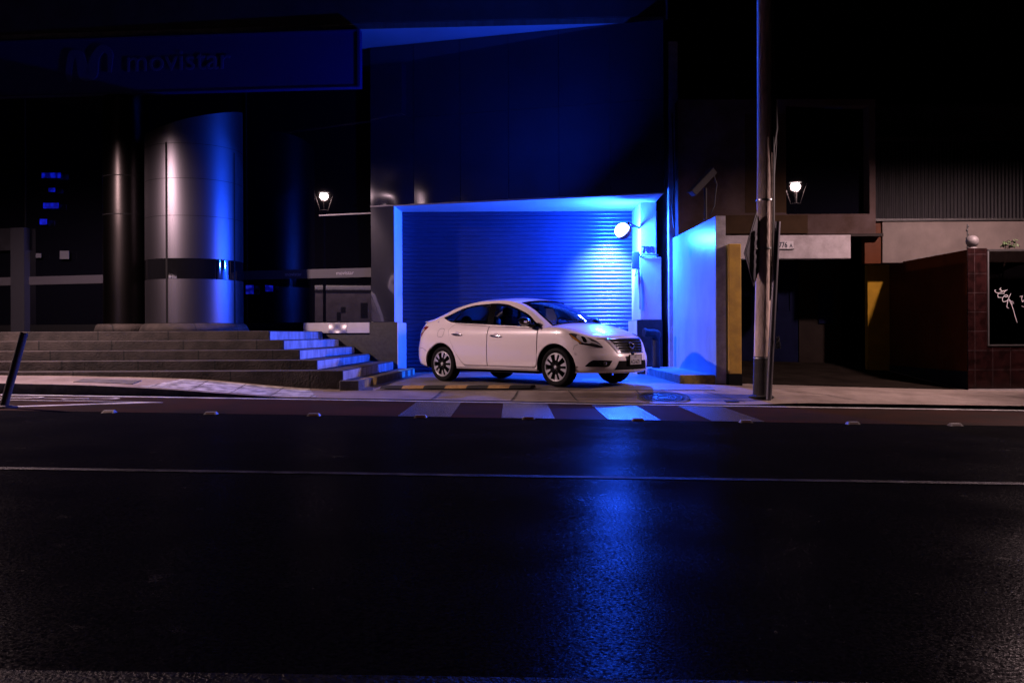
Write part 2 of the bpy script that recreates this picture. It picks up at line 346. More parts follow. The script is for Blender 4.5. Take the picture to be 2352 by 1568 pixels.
mb = MB(); mb.grid(pave(-40, 40, YK, 26), flip=True)
struct('pavement', mb, 'pavement')
mb = MB()
for i in range(len(xs2)-1):
    a, b = xs2[i], xs2[i+1]
    mb.add([(a, YK, zroad(a)-.08), (b, YK, zroad(b)-.08), (b, YK, zpave(b, YK)), (a, YK, zpave(a, YK))], [(0, 1, 2, 3)])
struct('kerb_face', mb, 'kerb')
def sheet(poly, zf, dz, mb=None, nx=24, ny=6):
    """thin sheet over the ground, bilinear between four corners"""
    mb = mb or MB(); P = []; p = [Vector(q) for q in poly]
    for i in range(nx+1):
        s = i/nx; row = []
        for j in range(ny+1):
            t = j/ny; q = (p[0]*(1-s)+p[1]*s)*(1-t)+(p[3]*(1-s)+p[2]*s)*t; row.append((q.x, q.y, zf(q.x, q.y)+dz))
        P.append(row)
    mb.grid(P, flip=True)
    for e in (P[0], P[-1], [r_[0] for r_ in P], [r_[-1] for r_ in P]): mb.grid([[q, (q[0], q[1], q[2]-dz-.002)] for q in e], False)
    return mb
zr = lambda x, y: zroad(x)
struct('driveway', sheet([(-2.15, 13.75), (3.2, 13.75), (3.2, 19.66), (-2.0, 19.66)], zpave, .005, nx=20, ny=20), 'drive')
struct('tactile_ramp', sheet([(-5.6, 12.93), (-2.9, 12.93), (-3.2, 13.75), (-5.2, 13.75)], zpave, .006), 'ramp_brick')
# pavement joints and cracks
mb = MB()
for pts in [[(-.02, 12.87), (.1, 13.72)], [(.88, 13.72), (.98, 12.87)], [(1.95, 13.7), (2.02, 12.87)], [(-1.2, 12.9), (-1.1, 13.7)],
            [(4.3, 13.9), (4.9, 13.6), (5.3, 13.05)], [(5.9, 14.0), (6.6, 13.7), (7.2, 13.1)], [(3.0, 13.7), (3.5, 13.1)], [(-2.0, 13.72), (3.3, 13.74)],
            [(7.4, 14.6), (7.8, 13.9), (8.4, 13.2)], [(4.2, 13.02), (8.8, 13.02)]]:
    for (a, b), (c, d) in zip(pts[:-1], pts[1:]):
        n = 8; L = []
        dx, dy = c-a, d-b; l = math.hypot(dx, dy); wx, wy = -dy/l*.011, dx/l*.011
        mb.grid([[(a+dx*i/n+wx, b+dy*i/n+wy, zpave(a+dx*i/n, b+dy*i/n)+.009), (a+dx*i/n-wx, b+dy*i/n-wy, zpave(a+dx*i/n, b+dy*i/n)+.009)] for i in range(n+1)], flip=True)
struct('pavement_joints', mb, 'kerb', recalc=True)
# painted markings
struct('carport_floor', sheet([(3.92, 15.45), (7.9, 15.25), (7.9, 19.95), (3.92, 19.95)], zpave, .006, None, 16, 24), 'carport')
struct('road_edge_line', sheet([(-30, 12.50), (30, 12.50), (30, 12.62), (-30, 12.62)], zr, .008, nx=80, ny=1), 'road_paint')
struct('lane_line', sheet([(-30, 6.02), (30, 6.10), (30, 6.19), (-30, 6.11)], zr, .005, nx=80, ny=1), 'worn_paint')
struct('near_wet_strip', sheet([(-12, 2.36), (12, 2.40), (12, 2.545), (-12, 2.505)], zr, .005, nx=60, ny=1), 'wet_strip')  # glossy strip for the wet surface along the near edge, not a marking
mb = MB(); sheet([(-24, 10.26), (24, 10.30), (24, 12.47), (-24, 12.47)], zr, .003, mb, 96, 6)
struct('cycle_lane', mb, 'cycle_red')
mb = MB()
for xc in (1036, 1215, 1458, 1700, 800):
    pass
for x0 in (-1.36, -.13, 1.13, 2.36):
    sheet([(x0, 10.28), (x0+.63, 10.28), (x0+.63, 12.42), (x0, 12.42)], zr, .007, mb, 6, 8)
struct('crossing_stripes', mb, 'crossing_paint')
mb = MB()
a = px(40, 943, 10.5); sheet([(-6.35, 10.62), (-6.15, 10.62), (-4.72, 11.62), (-5.0, 11.62)], zr, .010, mb, 8, 4)
sheet([(-16, 11.62), (-4.72, 11.62), (-4.68, 11.67), (-16, 11.67)], zr, .0105, mb, 30, 1)
for k in range(2):
    n = 28; cx = -6.9+k*1.05
    mb.grid([[(cx+rr*math.cos(2*math.pi*i/n)*1.15, 12.05+rr*math.sin(2*math.pi*i/n)*.55, zroad(cx)+.010) for rr in (.30, .36)] for i in range(n+1)])
sheet([(-7.0, 11.98), (-5.9, 12.10), (-5.9, 12.14), (-7.0, 12.02)], zr, .010, mb, 4, 1)
struct('cycle_markings', mb, 'road_paint', recalc=True)
mb = MB()
for xx in (.75, 1.25, 1.75):
    sheet([(xx, 15.6), (xx+.34, 15.6), (xx+.42, 16.5), (xx+.08, 16.5)], zpave, .011, mb, 3, 3)
struct('driveway_lettering_marks', mb, 'road_paint')

# road studs
studs = [(250, 946, 'road stud at the left end of the row, beside the foot of the leaning post'), (484, 951, 'road stud second from the left, on the road below the steel columns'),
         (720, 956, 'road stud in the road below the right end of the steps'), (965, 960, 'road stud beside the left edge of the leftmost crossing stripe'),
         (1213, 962, 'road stud below the car, against the second crossing stripe'), (1465, 964, 'road stud on the brightest blue-lit crossing stripe'),
         (1712, 966, 'road stud just below the right end of the rightmost crossing stripe'), (1958, 967, 'road stud second from the right, below the dark carport'),
         (2193, 968, 'road stud at the right end of the row, below the brown wall')]
first = None
for i, (x, y, lab) in enumerate(studs):
    X = (x-CXP)*10.2/FPX
    if first is None:
        o = bpy.data.objects.new('road_stud', None); C.objects.link(o); o.location = (X, 10.2, zroad(X)+.002)
        MB().add([(-.075, -.05, 0), (.075, -.05, 0), (.075, .05, 0), (-.075, .05, 0), (-.058, -.02, .030), (.058, -.02, .030), (.058, .025, .030), (-.058, .025, .030)],
                 [(4, 5, 6, 7), (0, 1, 5, 4), (1, 2, 6, 5), (2, 3, 7, 6), (3, 0, 4, 7)]).build('stud_body', 'stud_grey', o)
        MB().add([(-.05, -.0478, .004), (.05, -.0478, .004), (.046, -.0275, .0245), (-.046, -.0275, .0245)], [(0, 1, 2, 3)]).build('reflector', 'stud_red', o)
        first = o
    else:
        o = first.copy(); C.objects.link(o); o.location = (X, 10.2, zroad(X)+.002)
        for ch in first.children: c = ch.copy(); C.objects.link(c); c.parent = o
    tag(o, lab, 'road stud', 'road studs in a row across the road')

# ------------------------------------------------------------------ the shop building
FU = Vector((1, -.2726, 0)).normalized(); FN = Vector((FU.y, -FU.x, 0)); F0 = Vector((-3.03, 18.79, 0))
def fac(u, d, z): return F0+FU*u+FN*d+Vector((0, 0, z))     # along the facade, out towards the street, up
YS = 19.7
shop = thing('shop_building', 'steel and dark glass shop building with a roller shutter garage lit blue', 'building')
# steel panels of the lintel wall
seams = [0, 1.0, 2.04, 3.09, 4.15, 5.2, 6.26]
for r_, (z0, z1) in enumerate(((3.76, 5.6), (5.605, 7.16))):
    for k in range(6):
        u0, u1 = seams[k]+.004, seams[k+1]-.004; n = 22; amp = (.055, .05, .022, .014, .010, .022)[k] if r_ == 0 else .003; ph = rng.uniform(0, 6, 6)
        P = []
        for i in range(n+1):
            u = u0+(u1-u0)*i/n; row = []
            for j in range(n+1):
                z = z0+(z1-z0)*j/n; s = math.sin(math.pi*i/n)
                d = amp*s*(math.exp(-(z-z0)/.35))*(.8+.6*math.sin(5*(u-u0)+ph[0])+.5*math.sin(9*(z-z0)+ph[1])) + .0015*math.sin(3*u+ph[2])*math.sin(2*z+ph[3])
                row.append(fac(u, .02+d, z))
            P.append(row)
        MB().grid(P, flip=True).build('steel_panel', 'facade_steel', shop)
mb = MB(); fl, frt = fac(0, 0, 0), fac(6.26, 0, 0)
mb.prism([(fl.x, fl.y), (frt.x, frt.y), (3.06, 22), (-3.03, 22)], 3.80, 7.16); mb.build('upper_wall', 'black', shop)
MB().prism([(fl.x+.05, fl.y+.0), (frt.x, frt.y+.005), (3.06, YS+.1), (-2.55, YS+.1)], 3.755, 3.795).build('soffit', 'soffit_paint', shop)
mb = MB().box(0, 6.27, 0, .035, 3.735, 3.765); mb.xf(lambda x, y, z: fac(x, y, z)); mb.build('drip_edge', 'galv', shop)
# left pier
MB().prism([(-3.03, 18.80), (-2.515, 18.66), (-2.47, YS), (-3.03, YS)], 1.26, 3.755).build('pier', 'white_paint', shop)
mb = MB(); n = 14
mb.grid([[fac(.002+.528*i/n, .012+.006*math.sin(3*i/n+.4*j), 1.265+(3.74-1.265)*j/20) for j in range(21)] for i in range(n+1)], flip=True); mb.build('pier_cladding', 'facade_steel', shop)
MB().prism([(-3.06, 18.74), (-2.45, 18.58), (-2.40, YS-.02), (-3.06, YS)], .05, 1.255).build('pier_base', 'granite', shop)
MB().prism([(-2.447, 18.582), (-2.437, 18.580), (-2.387, YS-.03), (-2.397, YS-.03)], .06, 1.25).build('pier_base_side', 'white_paint', shop)
# right pillar with the number 780
MB().box(2.72, 3.06, 18.4, YS, 2.60, 3.755).build('gate_pillar_top', 'white_paint', shop, bevel=.01)
MB().box(2.71, 3.16, 18.39, YS, 1.28, 2.598).build('gate_pillar_shaft', 'white_paint', shop, bevel=.01)
MB().box(2.64, 3.17, 18.34, YS, .05, 1.278).build('gate_pillar_base', 'granite', shop, bevel=.008)
MB().box(2.630, 2.638, 18.36, YS, .05, 1.27).build('gate_pillar_base_side', 'white_paint', shop)
text('house_number', '780', .2, 'galv', shop, (2.74, 18.395, 2.70), (1, 0, 0), (0, 0, 1), align='LEFT', squash=.85)
MB().box(3.06, 3.9, YS-.1, YS+.1, .05, 3.76).build('recess_wall', 'white_paint', shop)
# roller shutter: 36 curved slats in one curtain
mb = MB(); z0, z1, ns = .15, 3.755, 40; rows = []
for k in range(ns):
    za, h = z0+(z1-z0)*k/ns, (z1-z0)/ns
    for t, d in ((0.0, .0), (.04, .010), (.25, .016), (.5, .018), (.75, .016), (.93, .009), (.965, -.003), (.999, -.003)):
        rows.append((za+h*t, d))
xsn = np.linspace(-2.50, 2.74, 50)
mb.grid([[(x, YS-.02-d+.003*math.sin(2.1*x+z*1.3)*math.sin(z*2), z) for z, d in rows] for x in xsn], flip=True)
mb.build('roller_shutter', 'shutter', shop)
MB().box(-2.5, 2.74, YS-.06, YS+.02, .12, .15).build('shutter_bottom_rail', 'galv', shop)
# canopy, fascia strip and dark upper storey
cf = [(-13, 18.35), (-3, 17.62), (3.06, 17.30)]
MB().prism([cf[0], cf[1], cf[2], (3.06, 23), (-13, 23)], 7.17, 7.28).build('canopy', 'canopy_paint', shop)
def off(d): return [(x, y-d) for x, y in cf]
MB().prism(off(.012)+[(x, y-.002) for x, y in cf[::-1]], 7.165, 7.275).build('fascia_strip', 'galv', shop)
MB().prism(off(.03)+[(3.06, 23), (-13, 23)], 7.285, 13).build('upper_storey', 'dark_wall', shop)
MB().box(3.063, 3.10, 17.20, 17.30, 7.2, 13).build('corner_trim', 'galv', shop)
# dark glass front
zt0, zt1 = 2.235, 2.44
for u0, u1 in ((-3.05, -.04), (-6.1, -3.1), (-9.15, -6.15), (-11, -9.2)):
    for z0, z1 in ((1.27, zt0), (zt1, 7.16)):
        o = MB().box(u0, u1, -.09, -.06, z0, z1).xf(fac).build('window_pane', 'shop_glass', shop)
MB().box(-11, -.02, -.10, -.03, zt0+.003, zt1-.003).xf(fac).build('transom_rail', 'pink_band', shop)
text('rail_lettering', 'movistar', .12, 'plate_white', shop, fac(-2.1, -.026, 2.30), FU, (0, 0, 1), depth=.001)
text('rail_lettering', 'movistar', .12, 'plate_white', shop, fac(-.85, -.026, 2.30), FU, (0, 0, 1), depth=.001)
for u in (-3.075, -6.125, -9.175): MB().box(u-.02, u+.02, -.1, -.05, 1.26, 7.15).xf(fac).build('mullion', 'black', shop)
mb = MB().box(-1.25, -.01, -.05, -.02, 3.60, 3.63).xf(fac); mb.build('window_bar', 'galv', shop)
MB().box(-11, -.0, -.2, -.055, 1.0, 1.265).xf(fac).build('sill_base', 'black', shop)
MB().box(-1.62, -.04, -.05, .02, 1.03, 1.255).xf(lambda a, b, c: fac(a, b, c)).build('window_sill_box', 'steel', shop)
mb = MB(); n = 16
mb.grid([[fac(-1.0+.42*i/n, .025+.006*math.sin(2.6*i/n*3+1)*math.sin(1.7*j/n*3), 1.035+.215*j/n) for j in range(n+1)] for i in range(n+1)], flip=True)
mb.build('sill_panel', 'steel', shop)
MB().box(-2.9, -.05, -.11, -.04, .1, 1.02).xf(fac).build('plinth_wall', 'granite', shop)
MB().box(-11, .1, -2.5, -.3, 0, 7.16).xf(fac).build('shop_interior', 'black', shop)
p = px(52, 640, 20.6)
MB().box(-9.45, -9.05, -.12, .12, 1.05, 3.62).xf(fac).build('door_jamb', 'jamb', shop)
MB().box(-11.4, -9.05, -.1, .10, 3.08, 3.62).xf(fac).build('door_header', 'dark_wall', shop)
# glowing panels added on the dark glass in place of mirrored lit windows
def glass_patch(name, x0, y0, x1, y1, m, lab, skew=0):
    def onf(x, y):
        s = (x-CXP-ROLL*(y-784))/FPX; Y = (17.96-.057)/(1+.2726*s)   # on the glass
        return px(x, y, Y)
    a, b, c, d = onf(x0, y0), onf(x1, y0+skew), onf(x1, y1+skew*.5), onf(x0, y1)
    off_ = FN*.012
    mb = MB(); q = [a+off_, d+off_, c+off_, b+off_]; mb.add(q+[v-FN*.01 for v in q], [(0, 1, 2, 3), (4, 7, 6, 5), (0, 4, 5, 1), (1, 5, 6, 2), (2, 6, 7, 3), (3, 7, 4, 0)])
    o = mb.build(name, m, recalc=True); return tag(o, lab, 'screen' if 'screen' in name else 'notice')  # 'screen' covers the added glowing panels in place of mirrored windows
glass_patch('added_glow_screen', 96, 397, 140, 409, 'glow_blue', 'topmost of the painted blue reflections high in the dark glass at left')
glass_patch('added_glow_screen', 112, 432, 127, 441, 'glow_blue', 'smallest painted blue reflection, second from the top in the dark glass at left')
glass_patch('added_glow_screen', 100, 466, 135, 479, 'glow_blue', 'painted blue reflection third from the top in the dark glass at left')
glass_patch('added_glow_screen', 92, 503, 108, 516, 'glow_blue', 'lowest and dimmest painted blue reflection in the dark glass at left', 0)
glass_patch('added_glow_screen', 565, 655, 582, 675, 'glow_violet', 'small painted blue glow in the low pane right of the big steel column')
glass_patch('added_glow_screen', 610, 655, 627, 669, 'glow_violet', 'small tilted painted blue glow, rightmost below the rail of the dark glass', 1)
o = glass_patch('paper_notice', 138, 576, 159, 595, 'paper', 'pale square notice on the dark glass between door and dark column')
o = glass_patch('paper_notice', 83, 582, 95, 592, 'paper', 'small narrow sticker on the dark glass beside the door jamb')

# ------------------------------------------------------------------ the shop sign
sg = thing('shop_sign', 'long blue movistar sign hanging under the canopy above the steel columns', 'sign')
SA, SB = Vector((-12.2, 18.27, 0)), Vector((-3.03, 17.55, 0)); SU = (SB-SA).normalized(); SN = Vector((SU.y, -SU.x, 0)); SL = (SB-SA).length
def sgn(u, d, z): return SA+SU*u+SN*d+Vector((0, 0, z))
MB().box(0, SL, -.14, .03, 5.98, 7.12).xf(sgn).build('sign_panel', 'sign_blue', sg)
mb = MB(); mb.box(SL-.05, SL, -.13, .045, 5.97, 7.13); mb.box(0, SL-.051, -.13, .042, 7.085, 7.13); mb.box(0, SL-.051, -.13, .042, 5.97, 5.995)
mb.xf(sgn).build('sign_frame', 'sign_trim', sg)
def onsign(x, y):
    s = (x-CXP-ROLL*(y-784))/FPX; k = SU.y/SU.x; Y = (SA.y-k*SA.x)/(1-k*s); return px(x, y, Y)
q = onsign(290, 166)
text('lettering', 'movistar', .62, 'sign_white', sg, q+SN*.034, SU, (0, 0, 1), depth=.008, squash=1.02)
st = stroke([(163, 190), (160, 170), (170, 125), (184, 128), (198, 175), (212, 172), (222, 132), (240, 113), (256, 130), (254, 168)],
            [8, 13, 17, 20, 28, 28, 20, 17, 13, 8], 70)
mb = MB(); mb.grid([[onsign(a, b)+SN*.045, onsign(c, d)+SN*.045] for a, b, c, d in st], False)
mb.grid([[onsign(a, b)+SN*.033, onsign(a, b)+SN*.045] for a, b, c, d in st], False); mb.grid([[onsign(c, d)+SN*.033, onsign(c, d)+SN*.045] for a, b, c, d in st], False)
mb.build('emblem', 'sign_white', sg, recalc=True)

# ------------------------------------------------------------------ steel columns on the platform
PZ = 1.07
cc = Vector((-6.62, 18.2)); cr = .968
col = thing('steel_column', 'wide silver steel-clad column with slanted top and a black glossy band', 'column', (cc.x, cc.y, PZ))
def ctop(a): return 5.40+.275*math.cos(a)+.20*math.sin(a)-.03*math.cos(2*a)-PZ
n = 72; mb = MB()
zb0, zb1 = 2.12-PZ, 2.515-PZ
def ring(r, zf): return [(r*math.cos(2*math.pi*i/n), r*math.sin(2*math.pi*i/n), zf(2*math.pi*i/n)) for i in range(n)]
def shell(r, za, zb, mb):
    a, b = ring(r, za), ring(r, zb); mb.add(a+b, [(i, (i+1) % n, n+(i+1) % n, n+i) for i in range(n)], True); return mb
h0 = .17
levels = [h0, zb0]; shell(cr, lambda a: h0, lambda a: zb0-.004, mb)
lv = [zb1+.004, 3.37-PZ, 4.11-PZ, 4.80-PZ]
for i in range(3): shell(cr, lambda a, i=i: lv[i]+.004, lambda a, i=i: lv[i+1]-.004, mb)
shell(cr, lambda a: lv[3]+.004, ctop, mb)
t = ring(cr, ctop); mb.add(t, [tuple(range(n))]); mb.build('cladding', 'column_steel', col)
mb = MB(); shell(cr-.012, lambda a: h0, lambda a: ctop(a)-.02, mb); mb.build('core', 'black', col)
mb = MB(); shell(cr+.004, lambda a: zb0, lambda a: zb1, mb); mb.build('gloss_band', 'black_gloss', col)
for xp, zt_ in ((388, 4.82), (519, 4.74)):
    s = max(-1, min(1, ((xp-CXP)*17.35/FPX-cc.x)/cr)); a = -math.acos(s); da = .021; r2 = cr+.007
    mb = MB(); mb.grid([[(r2*math.cos(a+k*da), r2*math.sin(a+k*da), z) for z in (h0, zt_-PZ)] for k in (-1, 0, 1)])
    mb.grid([[(r3*math.cos(a+k*da), r3*math.sin(a+k*da), zt_-PZ) for r3 in (cr-.01, r2)] for k in (-1, 0, 1)])
    mb.build('cladding_slot', 'black', col, recalc=True)
MB().lathe([(0.001, .165), (.98, .165), (1.03, .13), (1.10, 0), (.001, 0)], n=48).build('plinth', 'stone', col)
c2 = thing('steel_column', 'slimmer dark polished steel column standing left of the silver one', 'column', (-8.14, 18.4, PZ))
mb = MB(); rr = .455; Z = np.linspace(.17, 6.0-PZ+1.0, 60); P = []
for i in range(49):
    a = 2*math.pi*i/48; P.append([((rr+.004*math.sin(3*z+2*a)*math.sin(1.3*z+1)*math.exp(-((z-1.2)/1.2)**2))*math.cos(a), (rr+.004*math.sin(4*z+2*a+1)*math.exp(-((z-1.2)/1.2)**2))*math.sin(a), z) for z in Z])
mb.grid(P, flip=True).build('cladding', 'dark_steel', c2)
mb = MB()
for z in (2.6-PZ+.9, 4.3-PZ): mb.lathe([(rr+.005, z), (rr+.007, z+.008), (rr+.005, z+.016)], n=48)
mb.build('cladding_joint', 'black', c2)
MB().lathe([(.001, .165), (.56, .165), (.60, .13), (.64, 0), (.001, 0)], n=40).build('plinth', 'stone', c2)

# ------------------------------------------------------------------ entrance steps
stp = thing('entrance_steps', 'five broad worn stone steps leading to the shop platform', 'steps')
sy = [15.5, 15.05, 14.65, 14.25, 13.85]; sz = [1.07, .907, .743, .582, .426]; sx = [-4.32, -3.95, -3.58, -3.2, -2.70]; sb = [.90, .737, .576, .42, .0]
for k in range(5):
    yb = 19.4
    n = 60; xr = np.linspace(-14, sx[k], n)
    f = lambda x, k=k: sy[k]+.012*math.sin(x*2.1+k)+.008*math.sin(x*5.3+2*k)
    front = [(x, f(x)) for x in xr]
    poly = front+[(sx[k]+.16, 19.35 if k < 4 else 18.9), (-14, 19.35 if k < 4 else 18.9)]
    MB().prism(poly, sb[k] if k else .06, sz[k]).build('step', 'stone', stp, bevel=.012)
    ya, yb_ = sy[k]+.03, 19.3 if k < 4 else 18.85; xb_ = sx[k]+.16*(yb_-sy[k])/(19.35-sy[k]) if k < 4 else sx[k]+.16*(yb_-sy[k])/(18.9-sy[k])
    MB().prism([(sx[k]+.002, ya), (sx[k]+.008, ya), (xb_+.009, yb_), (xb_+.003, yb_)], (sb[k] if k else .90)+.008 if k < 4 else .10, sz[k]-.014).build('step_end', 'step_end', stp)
# painted kerbs beside the driveway
kl = thing('painted_kerb', 'low kerb beside the steps with worn yellow, black and mint paint', 'kerb')
P0, P1 = Vector((-2.42, 13.72)), Vector((-2.08, 18.55))
def kl_pt(t, off_): q = P0+(P1-P0)*t; return (q.x+off_, q.y)
MB().prism([kl_pt(0, 0), kl_pt(1, 0), (-2.42, 18.7), (-2.72, 13.70)], .03, .272).build('kerb_block', 'kerb', kl, bevel=.012)
for nm, m, ts in (('paint_band', 'paint_mint', ((.72, .78), (.84, .90), (.955, .998))), ('paint_band', 'yellow_dirty', ((.08, .14), (.20, .26)))):
    for t0, t1 in ts:
        a, b = kl_pt(t0, .003), kl_pt(t1, .003)
        mb = MB(); mb.add([(a[0], a[1], .14), (b[0], b[1], .14), (b[0], b[1], .262), (a[0], a[1], .262)], [(0, 1, 2, 3)])
        mb.add([(a[0]-.004, a[1], .274), (b[0]-.004, b[1], .274), (b[0]-.10, b[1], .275), (a[0]-.10, a[1], .275)], [(0, 1, 2, 3)]); mb.build(nm, m, kl, recalc=True)
kr = thing('painted_kerb', 'kerb along the blue-lit wall with a yellow painted front end', 'kerb')
MB().prism([(2.86, 14.86), (3.46, 14.86), (3.40, 18.3), (2.80, 18.3)], .03, .285).build('kerb_block', 'grey_conc', kr, bevel=.012)
MB().box(2.87, 3.46, 14.845, 14.857, .04, .275).build('painted_end', 'yellow_dirty', kr)
rb = thing('rubber_ramp', 'black and yellow striped rubber kerb ramp beneath the rear of the car', 'ramp')
xa = -2.1
for k in range(7):
    x0, x1 = xa+k*.34, xa+(k+1)*.34
    z_ = zpave(x0, 14.1)+.006
    MB().add([(x0, 13.78, z_), (x1, 13.78, z_), (x1+.1, 13.98, z_), (x0+.1, 13.98, z_), (x0+.03, 13.83, z_+.045), (x1+.03, 13.83, z_+.045), (x1+.08, 13.93, z_+.045), (x0+.08, 13.93, z_+.045)],
             [(4, 5, 6, 7), (0, 1, 5, 4), (1, 2, 6, 5), (2, 3, 7, 6), (3, 0, 4, 7)]).build('ramp_segment', 'rubber_yellow' if k % 2 else 'rubber', rb)

# ------------------------------------------------------------------ blue-lit boundary wall, gate pillar, camera, lamp, standpipe
bw = thing('boundary_wall', 'tall white-painted boundary wall glowing blue beside the garage', 'wall')
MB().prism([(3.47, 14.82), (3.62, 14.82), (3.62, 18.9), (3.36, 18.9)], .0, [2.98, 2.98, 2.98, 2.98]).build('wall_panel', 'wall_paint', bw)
MB().box(3.474, 3.64, 14.806, 14.818, -.02, 2.984).build('wall_end', 'grey_conc', bw)
gp = thing('gate_pillar', 'narrow yellow gate pillar with a black base beside the wall end', 'pillar')
MB().box(3.67, 3.88, 14.72, 14.95, .30, 2.50).build('pillar_shaft', 'yellow', gp, bevel=.01)
MB().box(3.665, 3.89, 14.71, 14.96, -.02, .298).build('pillar_base', 'black', gp)
pw = tag(MB().box(3.30, 3.50, 18.25, 20.5, .0, 7.1).build('party_wall', 'grey_conc'), 'narrow stained concrete wall strip between the steel facade and the house', 'wall')
MB().tube([(3.40, 18.23, 3.2), (3.36, 18.23, 3.6), (3.41, 18.23, 4.1), (3.39, 18.22, 4.8), (3.37, 18.23, 5.6)], .012, 6).build('wall_cable', 'cable', pw)
fl_ = thing('flood_lamp', 'glaring blue-white floodlight on the garage pillar, with an added front head', 'lamp', (0, 0, 0))
def head(P, D, rad=1.0):
    q = D.to_track_quat('Z', 'Y').to_matrix(); lf = lambda x, y, z: P+q@Vector((x*rad, y*rad, z*rad))
    h = MB().lathe([(.001, -.16), (.10, -.16), (.17, -.10), (.20, -.02), (.20, .012), (.185, .012), (.18, -.01), (.001, -.01)], n=28).xf(lf).build('lamp_head', 'galv', fl_)
    MB().lathe([(.18, -.005), (.182, .06), (.165, .12), (.12, .165), (.06, .19), (.001, .197)], n=28).xf(lf).build('lamp_lens', 'flood_lens', h)
    return lf
LP, LD = Vector((2.09, 16.30, 2.90)), Vector((-.50, -.36, .45)).normalized()  # front head and its long arm are added to light sign, facade and column
LP2, LD2 = Vector((2.36, 18.16, 3.11)), Vector((-.20, 1.2, -.72)).normalized()
lf = head(LP, LD, .80); lf2 = head(LP2, LD2, .62)  # lf is the added front head, lf2 the floodlight itself
MB().tube([lf(0, 0, -.15), LP+Vector((.16, .45, .22)), (2.60, 18.3, 3.24), (2.73, 18.44, 3.22)], .022, 8).build('lamp_arm', 'galv', fl_)  # long arm of the added front head
MB().tube([lf2(0, 0, -.15), (2.58, 18.30, 3.25), (2.73, 18.46, 3.22)], .02, 8).build('lamp_arm', 'galv', fl_)
def light(name, typ, loc, P, col, r=.1, spot=None, d=None, blend=.4):
    l = bpy.data.lights.new(name, typ); l.energy = P; l.color = col; l.shadow_soft_size = r
    if spot: l.spot_size = R(spot); l.spot_blend = blend
    o = bpy.data.objects.new(name, l); C.objects.link(o); o.location = loc
    if d is not None: o.rotation_euler = Vector(d).to_track_quat('-Z', 'Y').to_euler()
    return o
light('added_front_light', 'SPOT', lf(0, 0, .26), P_ADDED_SPOT, BLUE, .06, 176, LD, 1.0)  # spot of the added front head
light('flood_glow', 'POINT', lf2(0, 0, .25), P_FLOOD_POINT, BLUE, .08)
light('flood_light_back', 'SPOT', lf2(0, 0, .22), P_FLOOD_BACK, BLUE_HOT, .06, 66, LD2, .9)
jb = thing('junction_box', 'small grey electrical box with loose cables on the garage pillar', 'box')
MB().box(2.56, 2.70, 18.42, 18.56, 2.36, 2.72).build('box_body', 'galv', jb, bevel=.012)
MB().tube([(2.70, 18.41, 2.60), (2.76, 18.36, 2.66), (3.1, 18.37, 2.64)], .014, 6).build('cable', 'galv', jb)
MB().tube([(2.66, 18.40, 2.38), (2.60, 18.38, 2.20), (2.69, 18.37, 2.28), (2.70, 18.36, 1.9), (2.70, 18.36, 1.5)], .012, 6).build('cable', 'galv', jb)
sp_ = thing('standpipe', 'dark metal fire standpipe with a side outlet beside the garage pillar', 'pipe', (2.96, 17.9, .13))
MB().tube([(0, 0, 0), (0, 0, .72)], .085, 14).build('pipe', 'iron', sp_)
mb = MB().tube([(0, 0, .70), (0, 0, .82), (-.06, -.05, .87), (-.22, -.1, .88)], [.09, .10, .085, .07], 14); mb.tube([(-.22, -.1, .88), (-.27, -.115, .88)], .09, 12); mb.ball((.0, 0, .84), .10, 12)
mb.build('outlet', 'iron', sp_)
sc_ = thing('security_camera', 'tilted security camera on a short post on top of the boundary wall', 'camera', (3.41, 15.3, 2.98))
MB().tube([(0, 0, 0), (0, 0, .56)], .026, 10).build('post', 'cam_grey', sc_)
d_ = Vector((.29, .1, .30)).normalized(); s_ = Vector((0, 1, 0)).cross(d_).normalized()
mb = MB(); mb.box(-.30, .30, -.075, .075, -.055, .055); mb.box(-.33, .32, -.085, .085, .055, .068)
qq = Matrix((d_, d_.cross(s_) if 0 else Vector((-d_.y, d_.x, 0)).normalized(), d_.cross(Vector((-d_.y, d_.x, 0)).normalized()))).transposed()
mb.xf(lambda x, y, z: qq@Vector((x, y, z))+Vector((-.05, 0, .66))).build('camera_body', 'cam_grey', sc_, bevel=.01)
MB().tube([(.14, .02, .83), (.20, .0, .62), (.17, 0, .42), (.16, .0, .25), (.06, 0, .04)], .011, 6).build('cable', 'cable', sc_)

# ------------------------------------------------------------------ utility pole, steel post, road sign
pz = zpave(3.87, 13.4)
up = thing('utility_pole', 'pale concrete utility pole with a dark painted base and cables up its side', 'pole', (3.83, 13.4, pz))
path = [(0, 0, .001), (.03, 0, 1.2), (.06, 0, 2.4), (.075, 0, 3.6), (.075, 0, 9.5)]
def along(z): 
    for a, b in zip(path[:-1], path[1:]):
        if a[2] <= z <= b[2]: t = (z-a[2])/(b[2]-a[2]); return Vector((a[0]+(b[0]-a[0])*t, 0, z))
MB().tube([along(.62)]+[path[i] for i in (1, 2, 3, 4)], [.122, .122, .120, .117, .10], 24).build('shaft', 'pole_conc', up)
MB().tube([along(.001), along(.618)], .126, 24).build('painted_base', 'pole_base', up)
for z in (.60, 2.28, 3.02): MB().tube([along(z)-Vector((0, 0, .012)), along(z)+Vector((0, 0, .012))], .130, 24).build('steel_band', 'aluminium', up)
